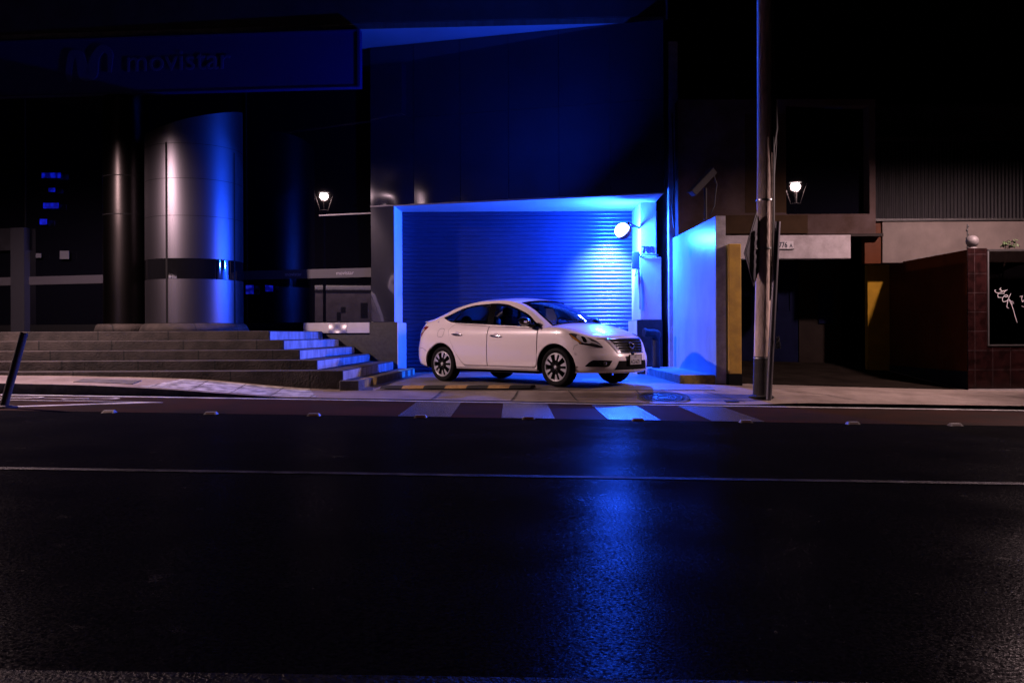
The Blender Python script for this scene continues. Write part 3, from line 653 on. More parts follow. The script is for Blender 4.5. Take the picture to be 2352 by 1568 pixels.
for k, (dx, dy) in enumerate(((.118, -.06), (.128, -.02), (.10, -.09))):
    MB().tube([along(1.5)+Vector((dx, dy, 0)), along(2.6)+Vector((dx+.006, dy, 0)), along(3.4)+Vector((dx, dy, 0)), along(3.9)+Vector((dx+.03 if k == 1 else dx, dy-.01, 0)), along(4.6)+Vector((dx, dy, 0)), along(9.3)+Vector((dx-.015, dy, 0))], .014 if k != 1 else .02, 6).build('cable', 'cable', up)
mb = MB(); mb.tube([along(3.75)+Vector((.10, -.07, 0)), along(4.1)+Vector((.135, -.08, 0)), along(4.6)+Vector((.12, -.07, 0)), along(5.0)+Vector((.10, -.06, 0))], [.02, .045, .05, .02], 10); mb.build('cable_sleeve', 'cable', up)
MB().lathe([(.001, .03), (.16, .028), (.20, .0), (.001, 0)], n=20).build('footing', 'pole_base', up)
spz = zpave(3.885, 13.2)
spst = thing('steel_post', 'rusty hollow steel post leaning against the utility pole', 'post', (3.885, 13.2, spz))
mb = MB(); mb.tube([(0, 0, 0), (.15, .0, 2.70)], .045, 14, cap=False); mb.tube([(0, 0, 0), (.15, 0, 2.70)], .038, 14, cap=False); mb.build('tube', 'galv', spst)
MB().tube([(.165, -.01, 2.05), (.05, .02, 2.09)], .008, 6).build('wire_tie', 'cable', spst)
mb = MB()
for k in range(14): 
    a = rng.uniform(-1, 1, 3)*np.array([.03, .03, .10]); mb.tube([(.12+a[0], -.05+a[1]*.3, .88+a[2]), (.12+a[1]+.02, -.06, .86-a[2]), (.11+a[2]*.3, -.05, .80+a[0])], .006, 5)
mb.build('rag', 'cable', spst)
rs = thing('road_sign', 'diamond road sign turned almost edge-on on the utility pole', 'road sign')
yc = 13.25
qv = [px(1709, 581, yc-.22), px(1737.5, 480+4, yc), px(1759, 563, yc+.25), px(1731, 659, yc)]
mid = sum(qv, Vector())/4; nn = (qv[0]-qv[2]).cross(qv[1]-qv[3]).normalized(); nn = nn if nn.y < 0 else -nn
mb = MB(); a_ = [v+nn*.006 for v in qv]; b_ = [v-nn*.006 for v in qv]
mb.add(a_+b_, [(0, 1, 2, 3), (7, 6, 5, 4), (0, 4, 5, 1), (1, 5, 6, 2), (2, 6, 7, 3), (3, 7, 4, 0)]); mb.build('sign_plate', 'sign_back', rs, recalc=True)
mb = MB(); e0 = [mid+(v-mid)*.86+nn*.009 for v in qv]; e1 = [mid+(v-mid)*.91+nn*.009 for v in qv]
mb.add(e0+e1, [(i, (i+1) % 4, 4+(i+1) % 4, 4+i) for i in range(4)]); mb.build('sign_border', 'black', rs, recalc=True)
rv = (qv[2]-qv[0]).normalized(); uv_ = (qv[1]-qv[3]).normalized()
mb = MB()
for dz_, hw_ in ((.16, .16), (.02, .30), (-.12, .26), (-.26, .14)):
    q_ = [mid+nn*.0085+rv*(a1*hw_*.55)+uv_*(dz_+b1*.035) for a1, b1 in ((-1, -1), (1, -1), (1, 1), (-1, 1))]; mb.add(q_, [(0, 1, 2, 3)])
mb.build('faded_marks', 'faded_mark', rs, recalc=True)
MB().tube([mid, mid+Vector((.15, .12, 0))], .015, 8).build('bracket', 'iron', rs)

# ------------------------------------------------------------------ the house on the right
hs = thing('house', 'dark brown house with carport, white number beam and upper window', 'house')
H0 = Vector((3.36, 17.55, 0)); HU = Vector((1, 0, 0)); HN = Vector((HU.y, -HU.x, 0))
def hf(u, d, z): return H0+HU*u+HN*d+Vector((0, 0, z))
uw0, uw1 = 2.18, 3.86; zw0, zw1 = 3.38, 5.56
mb = MB(); mb.box(0, uw0, -.3, 0, 2.98, 5.69); mb.box(uw1, uw1+.12, -.3, 0, 2.98, 5.69); mb.box(uw0, uw1, -.3, 0, 2.98, zw0); mb.box(uw0, uw1, -.3, 0, zw1, 5.69)
mb.xf(hf).build('upper_wall', 'house_wall', hs)
mb = MB(); wl, wr = (H0.x+uw0+.01, 17.575), (H0.x+uw1-.01, 17.575+.159*(uw1-uw0))
mb.prism([wl, wr, (wr[0], wr[1]+.02), (wl[0], wl[1]+.02)], zw0+.01, zw1-.01).build('window', 'shop_glass', hs)
MB().box(uw0, uw1, -.42, -.38, zw0-.2, zw1+.2).xf(hf).build('window_reveal', 'black', hs)
MB().box(1.35, uw0-.002, -.01, .005, 3.41, 5.4).xf(hf).build('brown_render', 'house_brown', hs)
mb = MB(); mb.box(.92, 2.6, -.01, .03, 2.99, 3.36); mb.xf(hf).build('wall_ledge', 'house_brown', hs)
MB().box(3.5, 14, 20.9, 21.2, 5.0, 14).build('rear_storey', 'dark_wall', hs)
MB().box(3.5, 14, 18.3, 21.2, 5.70, 5.78).build('roof_terrace', 'dark_wall', hs)
MB().box(6.1, 6.6, 20.7, 20.9, 7.4, 7.7).build('air_unit', 'black', hs)
MB().box(3.68, 6.74, 17.30, 17.55, 2.46, 2.93).build('number_beam', 'lintel_white', hs, bevel=.012)
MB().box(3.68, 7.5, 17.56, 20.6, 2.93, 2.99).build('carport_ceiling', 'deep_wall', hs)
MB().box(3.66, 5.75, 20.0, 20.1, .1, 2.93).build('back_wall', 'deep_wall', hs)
mb = MB(); mb.box(4.75, 6.55, 19.93, 19.995, .25, 2.6)
for k in range(6): mb.box(4.95+k*.28, 5.0+k*.28, 19.90, 19.93, 1.5, 2.6)
mb.build('metal_door', 'blue_door', hs)
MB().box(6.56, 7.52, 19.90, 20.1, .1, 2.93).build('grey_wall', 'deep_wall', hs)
mb = MB(); mb.box(7.0, 7.32, 19.86, 19.90, 1.2, 1.95); mb.build('grille_window', 'blue_door', hs)
MB().box(7.52, 12, 18.40, 18.55, -.1, 2.42).build('yellow_wall', 'yellow_deep', hs)
MB().box(7.56, 13, 17.75, 17.95, 2.405, 3.25).build('canopy_band', 'beige', hs, bevel=.01)
MB().box(7.22, 7.555, 17.80, 17.97, 2.40, 3.22).build('band_return', 'brown_wall', hs)
MB().box(7.2, 13, 17.70, 17.98, 3.255, 3.30).build('band_cap', 'iron', hs)
mb = MB(); nn_ = 300; xs_ = np.linspace(7.36, 13, nn_)
mb.grid([[(x, 17.86+.012*math.sin(x*2*math.pi/.075), z) for z in (3.30, 4.9)] for x in xs_], flip=True); mb.build('corrugated_screen', 'cladding', hs)
MB().box(7.3, 13, 17.82, 17.9, 4.9, 4.98).build('screen_rail', 'iron', hs)
mb = MB().box(3.68, 3.9, 17.5, 17.8, .0, 2.46); mb.build('carport_post', 'deep_wall', hs)
hp = thing('number_plate', 'white plate with the number 776A on the white beam', 'sign')
a = px(1787, 571, 17.29); b = px(1822, 554, 17.29)
MB().box(a.x, b.x, 17.275, 17.296, a.z-.005, b.z).build('plate', 'plate_white', hp)
mb = MB(); mb.box(a.x-.01, b.x+.01, 17.270, 17.297, a.z-.02, a.z-.006); mb.box(a.x-.012, a.x-.001, 17.270, 17.297, a.z-.005, b.z); mb.build('plate_frame', 'iron', hp)
text('digits', '776', .155, 'ink', hp, (a.x+.012, 17.273, a.z+.02), (1, 0, 0), (0, 0, 1), depth=.002, squash=.72, bold=.004)
text('digits', 'A', .105, 'ink', hp, (a.x+.225, 17.273, a.z+.02), (1, 0, 0), (0, 0, 1), depth=.002, squash=.8, bold=.003)
bl = thing('bracket_lamp', 'small unlit lamp hanging on a drop rod by the upper house wall', 'lamp')
q0 = px(1685, 205, 18.0); q1 = px(1684, 262, 18.0)
MB().tube([q0, q1], .035, 8).build('drop_rod', 'galv', bl)
mb = MB().box(-.17, .15, -.09, .09, -.06, .02); mb.xf(lambda x, y, z: (q1.x+x-.02, q1.y+y, q1.z+z+.12*x)); mb.build('lamp_head', 'iron', bl)
MB().tube([q0+Vector((0, .25, .0)), q0], .03, 8).build('arm', 'iron', bl)

# brown wall, tiled wall
bwn = thing('garden_wall', 'brown rendered side wall running back from the tiled wall', 'wall')
MB().box(7.975, 8.12, 15.22, 18.39, .30, 2.43).build('wall_panel', 'brown_wall', bwn)
MB().box(7.965, 8.12, 15.215, 18.38, -.12, .297).build('skirting', 'skirting', bwn)
tw = thing('tiled_wall', 'dark red tiled street wall with a framed dark pane and white graffiti', 'wall')
mb = MB(); mb.box(7.95, 8.285, 15.2-.02, 15.21, -.10, 2.45); mb.box(8.286, 13, 15.2-.02, 15.21, -.10, .745); mb.box(8.122, 8.285, 15.211, 15.4, -.1, 2.45); mb.build('tiles', 'tile', tw)
mb = MB(); mb.box(8.29, 8.315, 15.165, 15.22, .75, 2.40); mb.box(8.316, 13, 15.165, 15.22, .75, .772); mb.build('pane_frame', 'aluminium', tw)
mb = MB(); mb.box(8.29, 13, 15.165, 15.22, 2.395, 2.43); mb.build('pane_top_rail', 'iron', tw)
MB().box(8.317, 13, 15.195, 15.203, .775, 2.393).build('window_pane', 'tinted_pane', tw)
MB().box(8.30, 13, 15.6, 15.66, -.1, 2.02).build('backing_board', 'black', tw)
mb = MB(); n = 24; mb.add([(8.47+.95*(1-math.cos(math.pi/2*i/n)), 15.585, 1.6+.62*math.sin(math.pi/2*i/n)) for i in range(n+1)]+[(9.42, 15.585, 1.6)], [tuple(range(n+2))]); mb.build('arched_panel', 'dark_wall', tw, recalc=True)
mb = MB().box(7.95, 13, 15.165, 15.178, -.12, .0); mb.build('base_tiles', 'grey_conc', tw)
def gra(pts, wd=1.6):
    st = stroke(pts, [wd*.6]+[wd]*(len(pts)-2)+[wd*.5], 12*len(pts)); m_ = MB()
    m_.grid([[px(a, b, 15.19), px(c, d, 15.19)] for a, b, c, d in st], False, flip=True); return m_
gm = MB()
for pts in ([(315, 245), (345, 240), (322, 262), (375, 292), (440, 262), (500, 248), (535, 235)], [(430, 205), (408, 225), (440, 252)], [(395, 230), (430, 258)],
            [(535, 235), (482, 270), (465, 305)], [(470, 262), (410, 280), (370, 325), (385, 365), (450, 365)], [(385, 305), (430, 298), (485, 305)],
            [(470, 335), (500, 357), (535, 340), (510, 322), (470, 345), (447, 392), (462, 435), (510, 425), (545, 385)],
            [(585, 300), (545, 385), (526, 470), (520, 520), (555, 540)], [(545, 385), (590, 470), (630, 580), (660, 690), (688, 775)],
            [(545, 385), (600, 440), (608, 490)], [(610, 420), (632, 465)], [(725, 350), (775, 340), (760, 380), (775, 435), (798, 400)], [(760, 505), (798, 518)]):
    pts = [(2239.4+.141*x, 631.6+.141*y) for x, y in pts]
    g_ = gra(pts, 1.5); gm.add(g_.v, g_.f)
gm.build('graffiti_tag', 'graffiti', tw, recalc=True)
bf = thing('ball_finial', 'grey stone ball on top of the tiled pillar', 'finial', (8.10, 15.31, 2.452))
MB().ball((0, 0, .130), .108, 20).build('ball', 'stone_ball', bf)
MB().lathe([(.001, .0), (.085, .0), (.08, .02), (.05, .03), (.001, .03)], n=20).build('foot', 'stone_ball', bf)
isp = thing('iron_spike', 'thin black iron rod rising behind the stone ball', 'rod')
mb = MB().tube([px(2222, 600, 15.6), px(2222, 515, 15.6)], [.014, .012], 6)
for k in range(5): mb.ball(px(2222+(-1)**k*1.2, 520+k*9, 15.6), .02+.004*(k % 2), 6)
mb.build('rod', 'cable', isp)
pl = thing('potted_shrub', 'small leafy shrub on a thin stem rising above the pane', 'plant')
st_ = [px(2299, 700, 15.45), px(2303, 630, 15.45), px(2308, 600, 15.45), px(2313, 575, 15.45)]
mb = MB().tube(st_, [.018, .016, .012, .010], 6)
tips = [(2303, 558), (2311, 554), (2322, 551), (2330, 560), (2318, 562)]
for tx_, ty_ in tips: mb.tube([st_[3], px(tx_, ty_, 15.45+rng.uniform(-.15, .15))], [.008, .004], 5)
mb.build('stem', 'bark', pl)
mb = MB()
for tx_, ty_ in tips:
    for k in range(9):
        c = px(tx_, ty_, 15.45)+Vector(rng.uniform(-1, 1, 3)*np.array([.04, .1, .02])); a = rng.uniform(0, 6.28)
        d1 = Vector((math.cos(a), math.sin(a), rng.uniform(-1.6, -.2))).normalized()*rng.uniform(.07, .12); s1 = d1.cross(Vector((0, 0, 1))).normalized()*.022
        mb.add([c, c+d1*.5+s1, c+d1, c+d1*.5-s1], [(0, 1, 2, 3)])
mb.build('leaves', 'leaf', pl)

# ------------------------------------------------------------------ leaning post, covers
q0, q1 = px(8, 943, 10.62), px(55, 764, 10.75); q0.z = zroad(q0.x)+.002
lp = thing('leaning_post', 'rusty bollard post leaning over at the left road edge', 'post', q0)
MB().tube([(0, 0, 0), q1-q0], .047, 14).build('post', 'rust', lp)
MB().lathe([(.001, .03), (.09, .03), (.17, .002), (.001, .002)], n=18).build('foot', 'rust', lp)
mh = px(1527, 912, 13.15)
mc = thing('manhole_cover', 'round iron manhole cover in the blue-lit pavement', 'manhole cover', (mh.x, 13.28, zpave(mh.x, 13.28)+.009))
sl = (zpave(mh.x, 13.6)-zpave(mh.x, 13.0))/.6
tilt = lambda x, y, z: (x, y, z+sl*y)
MB().lathe([(.001, .0), (.33, .0), (.335, -.004)], n=36).xf(tilt).build('cover', 'iron', mc)
mb = MB()
for r0 in (.10, .19, .28): mb.lathe([(r0-.012, .001), (r0-.008, .008), (r0+.008, .008), (r0+.012, .001)], n=32)
mb.xf(tilt).build('ring_pattern', 'iron', mc)
MB().lathe([(.335, .0), (.34, .006), (.40, .006), (.405, -.004)], n=36).xf(tilt).build('frame', 'kerb', mc)
x_ = px(2655/1.7415+0, 890, 13.9).x
dc = thing('drain_cover', 'small dark drain cover flush in the pavement left of the utility pole', 'drain cover', (3.3, 13.12, zpave(3.3, 13.12)+.006))
MB().box(-.10, .10, -.08, .08, -.002, .006).xf(lambda x, y, z: (x, y, z+.09*y)).build('cover', 'iron', dc)
for nm, x0, y0, sx_, sy_, lab in (('access_cover', -6.2, 13.35, .45, .16, 'dark rectangular cover in the left pavement below the steps'),):
    zz = zpave(x0, y0); o = thing(nm, lab, 'cover', (x0, y0, 0))
    sheet([(x0-sx_, y0-sy_), (x0+sx_, y0-sy_), (x0+sx_, y0+sy_), (x0-sx_, y0+sy_)], zpave, .009, None, 6, 4).xf(lambda x, y, z: (x-x0, y-y0, z)).build('cover', 'kerb', o)

# ------------------------------------------------------------------ street lanterns (just outside the frame, mirrored in the dark glass) and kiosk
def lantern(x, y, lab, P):
    zg = zpave(x, y); zl = 4.95-.1 if x > 0 else 5.37
    t = thing('street_lantern', lab, 'street lamp', (x, y, zg), group='lit street lanterns'); h = zl-zg
    MB().tube([(0, 0, 0), (0, 0, .5), (0, 0, .52), (0, 0, h-.62)], [.075, .075, .05, .042], 14).build('pole', 'iron', t)
    MB().lathe([(.04, h-.66), (.07, h-.62), (.13, h-.55), (.14, h-.52), (.05, h-.52)], n=16).build('cup', 'lamp_black', t)
    for k in range(4):
        a = math.pi/4+k*math.pi/2; MB().tube([(.12*math.cos(a), .12*math.sin(a), h-.53), (.29*math.cos(a), .29*math.sin(a), h+.03)], .009, 6).build('rod', 'lamp_black', t)
    MB().tube([(0, 0, h-.53), (0, 0, h-.10)], .018, 8).build('stem', 'lamp_black', t)
    MB().lathe([(.31, h+.0), (.31, h+.04), (.26, h+.14), (.12, h+.22), (.03, h+.25), (.001, h+.26)], n=24).build('dome', 'iron', t)
    MB().lathe([(.30, h+.035), (.001, h+.035)], n=24).build('reflector', 'iron', t)
    MB().lathe([(.150, h+.03), (.150, h+.022), (.001, h+.018)], n=24).build('lens', 'lant_lens', t)
    l = light('lantern_light', 'SPOT', (x, y, zl-.08), P, LANT, .12, 174, (0, 0, -1), .35); l.parent = t; l.location = (0, 0, h-.08)
    return t
lantern(-9.6, 13.2, 'lit street lantern mirrored in the dark glass left of the steel facade', P_LANT_A)
lantern(8.84, 13.4, 'lit street lantern mirrored in the upper window of the house', P_LANT_B)
ks = thing('street_kiosk', 'pale street kiosk mirrored in the dark glass above the steps', 'kiosk', (-10.6, 10.9, .21), R(0))
KX = Vector((.74, -.67, 0)); KN = Vector((.67, .74, 0))
def kf(u, d, z): return KX*u+KN*d+Vector((0, 0, z))
MB().box(-1.5, 1.5, -1.2, 0, 0, 2.45).xf(kf).build('kiosk_body', 'white_paint', ks, bevel=.06)
mb = MB(); mb.box(-1.2, .9, .004, .012, .35, 2.2); mb.xf(kf).build('poster_panel', 'lintel_white', ks)
mb = MB(); mb.box(.95, 1.05, .0, .03, .2, 2.3); mb.box(-1.3, -1.2, 0, .03, .2, 2.3); mb.box(-1.3, 1.05, 0, .03, 2.2, 2.3); mb.xf(kf).build('panel_frame', 'ink', ks)
text('kiosk_lettering', 'SMS', .34, 'ink', ks, kf(.25, .014, .78), -KX, (0, 0, 1), depth=.002)
mb = MB()
for (u, z, a, b) in ((.5, 1.6, .12, .26), (-.2, 1.62, .08, .1), (-.35, 1.4, .07, .14), (.45, .55, .22, .14)): mb.box(u-a, u+a, .012, .018, z-b, z+b)
mb.xf(kf).build('poster_pictures', 'ink', ks)

# ------------------------------------------------------------------ the car (x forward, y left, z up; origin between the axles on the ground)
car = thing('white_sedan', 'white four-door sedan parked in front of the blue-lit garage shutter', 'car', (.2804, 15.6033, .136), -.7479)
AX, TR = 1.35, .318
wz = pchip([.15, .24, .30, .40, .52, .64, .76, .86, .91, .96, 1.02, 1.10], [.80, .845, .860, .874, .880, .882, .876, .866, .852, .828, .790, .75])
wx = pchip([-2.4, -1.75, -1.35, -.9, 0, .9, 1.35, 1.8, 2.4], [.975, .985, .998, .985, .982, .985, 1.0, .985, .97])
xfz = pchip([.15, .22, .26, .32, .42, .50, .56, .64, .72, .77, .80, .90, 1.1], [2.10, 2.20, 2.265, 2.295, 2.30, 2.285, 2.255, 2.225, 2.185, 2.14, 2.09, 1.95, 1.8])
xrz = pchip([.15, .25, .32, .45, .58, .66, .80, .95, 1.05, 1.10, 1.2], [-2.10, -2.20, -2.29, -2.335, -2.335, -2.31, -2.27, -2.235, -2.20, -2.14, -2.0])
US, UE, LF, LR = 1.45, -1.60, 1.3, 1.2
UMAX, UMIN = US+LF, UE-LR
def Mp(u, z, s=-1):
    W = float(wz(z))
    if UE <= u <= US: return np.array([u, s*W*float(wx(u)), z])
    if u > US:
        th = min(1, (u-US)/LF)*math.pi/2; L = float(xfz(z))-US
        return np.array([US+L*math.sin(th)**(2/2.15), s*W*float(wx(US))*max(0, math.cos(th))**(2/2.7), z])
    th = min(1, (UE-u)/LR)*math.pi/2; L = UE-float(xrz(z))
    return np.array([UE-L*math.sin(th)**(2/2.5), s*W*float(wx(UE))*max(0, math.cos(th))**(2/3.0), z])
def Mo(u, z, off=0, s=-1):
    p = Mp(u, z, s)
    if not off: return p
    e = 4e-3; u1, u2 = max(UMIN+1e-4, u-e), min(UMAX-1e-4, u+e)
    a = Mp(u2, z, s)-Mp(u1, z, s); b = Mp(u, z+e, s)-Mp(u, z-e, s); n = np.cross(a, b); n /= np.linalg.norm(n)+1e-12
    c = np.array([p[0]-.0, p[1], 0]); 
    if n[0]*(p[0]*.4)+n[1]*p[1] < 0: n = -n
    return p+n*off
ztop = pchip([UMIN, -2.3, -1.9, -1.6, -1.15, -.66, -.21, .74, 1.0, 1.25, 1.5, 1.8, 2.05, 2.3, UMAX], [1.088, 1.085, 1.085, 1.085, 1.050, 1.024, 1.004, .962, .958, .957, .925, .868, .818, .792, .785])
AR = .385
def zbot(u):
    for ax in (AX, -AX):
        d = abs(u-ax)
        if d < AR: return max(TR+math.sqrt(AR*AR-d*d), .3)
    if u > AX+AR: return .235
    if u < -AX-AR: return float(np.interp(u, [UMIN, -1.95, -1.74], [.30, .295, .262]))
    return .245
cols = list(np.arange(UMIN, UMAX+.001, .045))
for ax in (AX, -AX):
    cols = [c for c in cols if abs(abs(c-ax)-AR) > .03]
    for sgn_ in (-1, 1): cols += [ax+sgn_*(AR+1e-4)]+[ax+sgn_*AR*math.sin(R(a)) for a in (89.99, 85, 78, 70, 60, 50, 40, 30, 20, 10)]
cols = sorted(set(np.round(cols, 6)))
NR = 22
body = MB()
for s in (-1, 1):
    P = []
    for u in cols:
        a, b = zbot(u), float(ztop(u)); P.append([Mo(u, a+(b-a)*j/NR, 0, s) for j in range(NR+1)])
    body.grid(P, flip=(s > 0))
    # rolled lip of each wheel arch and the lower edge
    body.grid([[Mo(u, zbot(u), 0, s), Mo(u, zbot(u), 0, s)*np.array([1, .955, 1])] for u in cols], flip=(s < 0))
# hood and boot lid lofted between the side edges
def loft(us, crown, ny=16):
    P = []
    for u in us:
        e = Mp(u, float(ztop(u)), 1); row = []
        for j in range(ny+1):
            t = -1+2*j/ny; k = crown(u)
            row.append((e[0]+.0*k, e[1]*t, e[2]+k*(1-abs(t)**2.6)))
        P.append(row)
    return P
hc = pchip([.95, 1.2, 1.5, 1.8, 2.05, 2.3, 2.55, UMAX], [.075, .085, .088, .085, .075, .050, .018, 0])
hood_us = [c for c in cols if c >= .92]
body.grid(loft(hood_us, hc))
bc = pchip([UMIN, -2.5, -2.2, -1.8, -1.5], [0, .012, .03, .04, .05])
body.grid(loft([c for c in cols if c <= -1.42], bc))
# greenhouse
zR = pchip([-2.0, -1.79, -1.489, -1.244, -.847, -.538, -.091, .198, .41, .68, .80, .935, 1.08, 1.16], [1.085, 1.125, 1.225, 1.315, 1.405, 1.440, 1.443, 1.420, 1.366, 1.245, 1.172, 1.090, 1.005, .965])
yR = pchip([-2.0, -1.7, -1.4, -1.0, -.5, 0, .4, .7, 1.0, 1.16], [.70, .66, .62, .592, .585, .59, .618, .66, .715, .755])
XA, XB = 1.16, -1.98
def G(x, f, off=0, s=-1):
    """side of the cabin: f = 0 at the belt, 1 at the roof rail"""
    z0 = float(ztop(x)); p0 = Mp(x, z0, 1); y1, z1 = float(yR(x)), max(float(zR(x)), z0+.001)
    bul = .022*math.sin(math.pi*f)*min(1, (z1-z0)/.2); y = p0[1]+(y1-p0[1])*f+bul; z = z0+(z1-z0)*f
    ny_, nz_ = (z1-z0), (p0[1]-y1); l = math.hypot(ny_, nz_)+1e-9
    return np.array([x, s*(y+off*ny_/l), z+off*nz_/l])
def fz(x, z): z0 = float(ztop(x)); return (z-z0)/(max(float(zR(x)), z0+.001)-z0)
Du = pchip([-1.42, -1.30, -.974, -.631, -.18, .111, .394, .697, .832, .966, 1.03], [1.165, 1.205, 1.325, 1.377, 1.394, 1.366, 1.285, 1.165, 1.075, .993, .965])
Dl = pchip([-1.42, -1.30, -1.15, -.66, -.21, .74, 1.0, 1.03], [1.160, 1.11, 1.068, 1.042, 1.021, .977, .967, .964])
gx = sorted(set(np.round(np.concatenate([np.arange(XB, XA, .04), [XA, XB, -1.42, 1.03]]), 5)))
trim_t = .020
glassW = {}
for s in (-1, 1):
    lo, up_ = [], []
    for x in gx:
        if -1.42 <= x <= 1.03: a, b = fz(x, float(Dl(x))), fz(x, float(Du(x)))
        else: a = b = .5 if x < 0 else .5
        a, b = max(0, min(1, a)), max(0, min(1, b))
        lo.append([G(x, a*t, 0, s) for t in (0, .5, 1)]); up_.append([G(x, b+(1-b)*t, 0, s) for t in (0, .25, .5, .75, 1)])
    body.grid(lo, flip=(s > 0)); body.grid(up_, flip=(s > 0))
# roof, pillars and screens
bow = pchip([XB, -1.5, -1.0, -.6, 0, .4, .8, XA], [-.06, -.10, -.09, -.03, 0, .12, .20, .16])
crn = pchip([XB, -1.2, -.6, 0, .4, .8, XA], [.03, .05, .058, .058, .052, .05, .075])
def T(x, t, off=0):
    k = 1-abs(t)**2.2; return np.array([x+float(bow(x))*k, t*float(yR(x)), float(zR(x))+float(crn(x))*k+off])
XW0, XW1, XQ0, XQ1 = XA, .36, -1.02, -1.86
tW = .915
def tgrid(xa, xb, ta, tb, nx, ny, off=0): return [[T(xa+(xb-xa)*i/nx, ta+(tb-ta)*j/ny, off) for j in range(ny+1)] for i in range(nx+1)]
body.grid(tgrid(XW1, XQ0, -1, 1, 30, 24), flip=True)
for xa, xb in ((XW0, XW1), (XQ0, XQ1)):
    body.grid(tgrid(xa, xb, -1, -tW, 18, 2), flip=True); body.grid(tgrid(xa, xb, tW, 1, 18, 2), flip=True)
body.grid(tgrid(XQ1, XB, -1, 1, 4, 24), flip=True)
bo = body.build('body', 'car_paint', car, weld=True)
def wind(xa, xb, name, m):
    MB().grid(tgrid(xa-.0, xb, -tW, tW, 16, 20, -.006), flip=True).build(name, m, car)
wind(XW0, XW1+.0, 'windscreen', 'screen_glass'); wind(XQ0, XQ1, 'rear_window', 'car_glass')
for xa, xb in ((XW1-.02, XW1+.045), (XQ0-.03, XQ0+.02)):
    MB().grid(tgrid(xa, xb, -tW, tW, 3, 24, .002), flip=True).build('screen_edge', 'trim_black', car)
for s in (-1, 1):
    MB().grid(tgrid(XW0-.02, XW1, s*tW, s*(tW-.035), 18, 2, .0015), flip=(s > 0)).build('screen_trim', 'trim_black', car)
MB().grid(tgrid(XW0, XW0-.05, -tW, tW, 2, 24, .003), flip=True).build('wiper_cowl', 'car_plastic', car)
for a, b in ((.62, -.05), (-.02, -.62)):
    MB().tube([T(1.12, a, .015), T(1.08, (a+b)/2, .022), T(1.03, b, .016)], .009, 6).build('wiper', 'car_plastic', car)
# side windows, trims, pillars
for s in (-1, 1):
    xs_ = [x for x in np.linspace(-1.42, 1.03, 90)]
    def band(x0, x1, fa, fb, off, nx=40, nf=4):
        return [[G(x, fa(x)+(fb(x)-fa(x))*j/nf, off, s) for j in range(nf+1)] for x in np.linspace(x0, x1, nx)]
    fl0 = lambda x: fz(x, float(Dl(x))); fu0 = lambda x: fz(x, float(Du(x)))
    fl1 = lambda x: min(fz(x, float(Dl(x))+.016), (fl0(x)+fu0(x))/2); fu1 = lambda x: max(fz(x, float(Du(x))-.030), (fl0(x)+fu0(x))/2)
    tm = MB(); tm.grid(band(-1.42, 1.03, fl0, fl1, .003, 80, 1), flip=(s > 0)); tm.grid(band(-1.42, 1.03, fu1, fu0, .003, 80, 1), flip=(s > 0))
    tm.grid(band(-1.42, -1.33, fl0, fu0, .0032, 8), flip=(s > 0)); tm.grid(band(.86, 1.03, fl0, fu0, .0032, 10), flip=(s > 0))
    tm.build('window_trim', 'trim_black', car)
    pb = MB(); pb.grid([[G(x-.06*f, fl0(x)+(fu0(x)-fl0(x))*f, .0036, s) for f in np.linspace(0, 1, 6)] for x in np.linspace(-.245, -.09, 5)], flip=(s > 0)); pb.build('centre_pillar', 'trim_black', car)
    pq = MB(); pq.grid([[G(xx+.23*f, fz(xx+.23*f, float(Dl(xx+.23*f))+(float(Du(xx+.23*f))-float(Dl(xx+.23*f)))*f), .0036, s) for f in np.linspace(0, 1, 8)] for xx in np.linspace(-1.165, -1.12, 3)], flip=(s > 0)); pq.build('rear_pillar_bar', 'trim_black', car)
    for nm, xa, xb in (('quarter_window', -1.40, -1.08), ('side_window', -1.08, -.16), ('side_window', -.16, 1.0)):
        MB().grid(band(xa, xb, fl0, fu0, -.004, 30), flip=(s > 0)).build(nm, 'car_glass', car)
# patches laid on the skin between an upper and a lower line
def patch(top, bot, off, s=-1, nu=30, nz=8):
    ft, fb = pchip(*zip(*top)), pchip(*zip(*bot)); u0 = max(top[0][0], bot[0][0]); u1 = min(top[-1][0], bot[-1][0])
    return [[Mo(u, float(fb(u))+(float(ft(u))-float(fb(u)))*j/nz, off, s) for j in range(nz+1)] for u in np.linspace(u0, u1, nu)]
def addp(mb, top, bot, off, s=-1, nu=30, nz=8, rim=.006):
    P = np.array(patch(top, bot, off, s, nu, nz)); mb.grid(P, flip=(s > 0))
    if rim:
        Q = np.array(patch(top, bot, off-rim, s, nu, nz))
        for a, b in ((P[:, 0], Q[:, 0]), (P[:, -1], Q[:, -1]), (P[0], Q[0]), (P[-1], Q[-1])): mb.grid(np.stack([a, b], 1), False)
    return mb
belt = lambda d: [(u, float(ztop(u))-d) for u in np.linspace(-1.4, 1.2, 27)]
fd_top = belt(.004); fd_bot = [(-.176, .303), (.90, .303), (.945, .33), (.972, .5)]
def rtop(d): return [(-1.166+d, .925+.0)]+[(-1.134+d, .985-d), (-1.05, 1.035-d)]+[(u, float(ztop(u))-.004-d) for u in (-.9, -.6, -.3, -.166)]
rear_t = [(-1.168, .930), (-1.12, .995), (-1.03, 1.036), (-.9, 1.032), (-.6, 1.017), (-.3, 1.003), (-.183, .998)]
rear_b = [(-1.168, .918), (-1.12, .78), (-1.094, .732), (-.912, .467), (-.787, .339), (-.72, .303), (-.183, .302)]
front_t = [(-.171, .998), (.2, .980), (.6, .963), (.85, .953), (.975, .950)]
front_b = [(-.171, .302), (.88, .303), (.925, .312), (.955, .36), (.975, .62)]
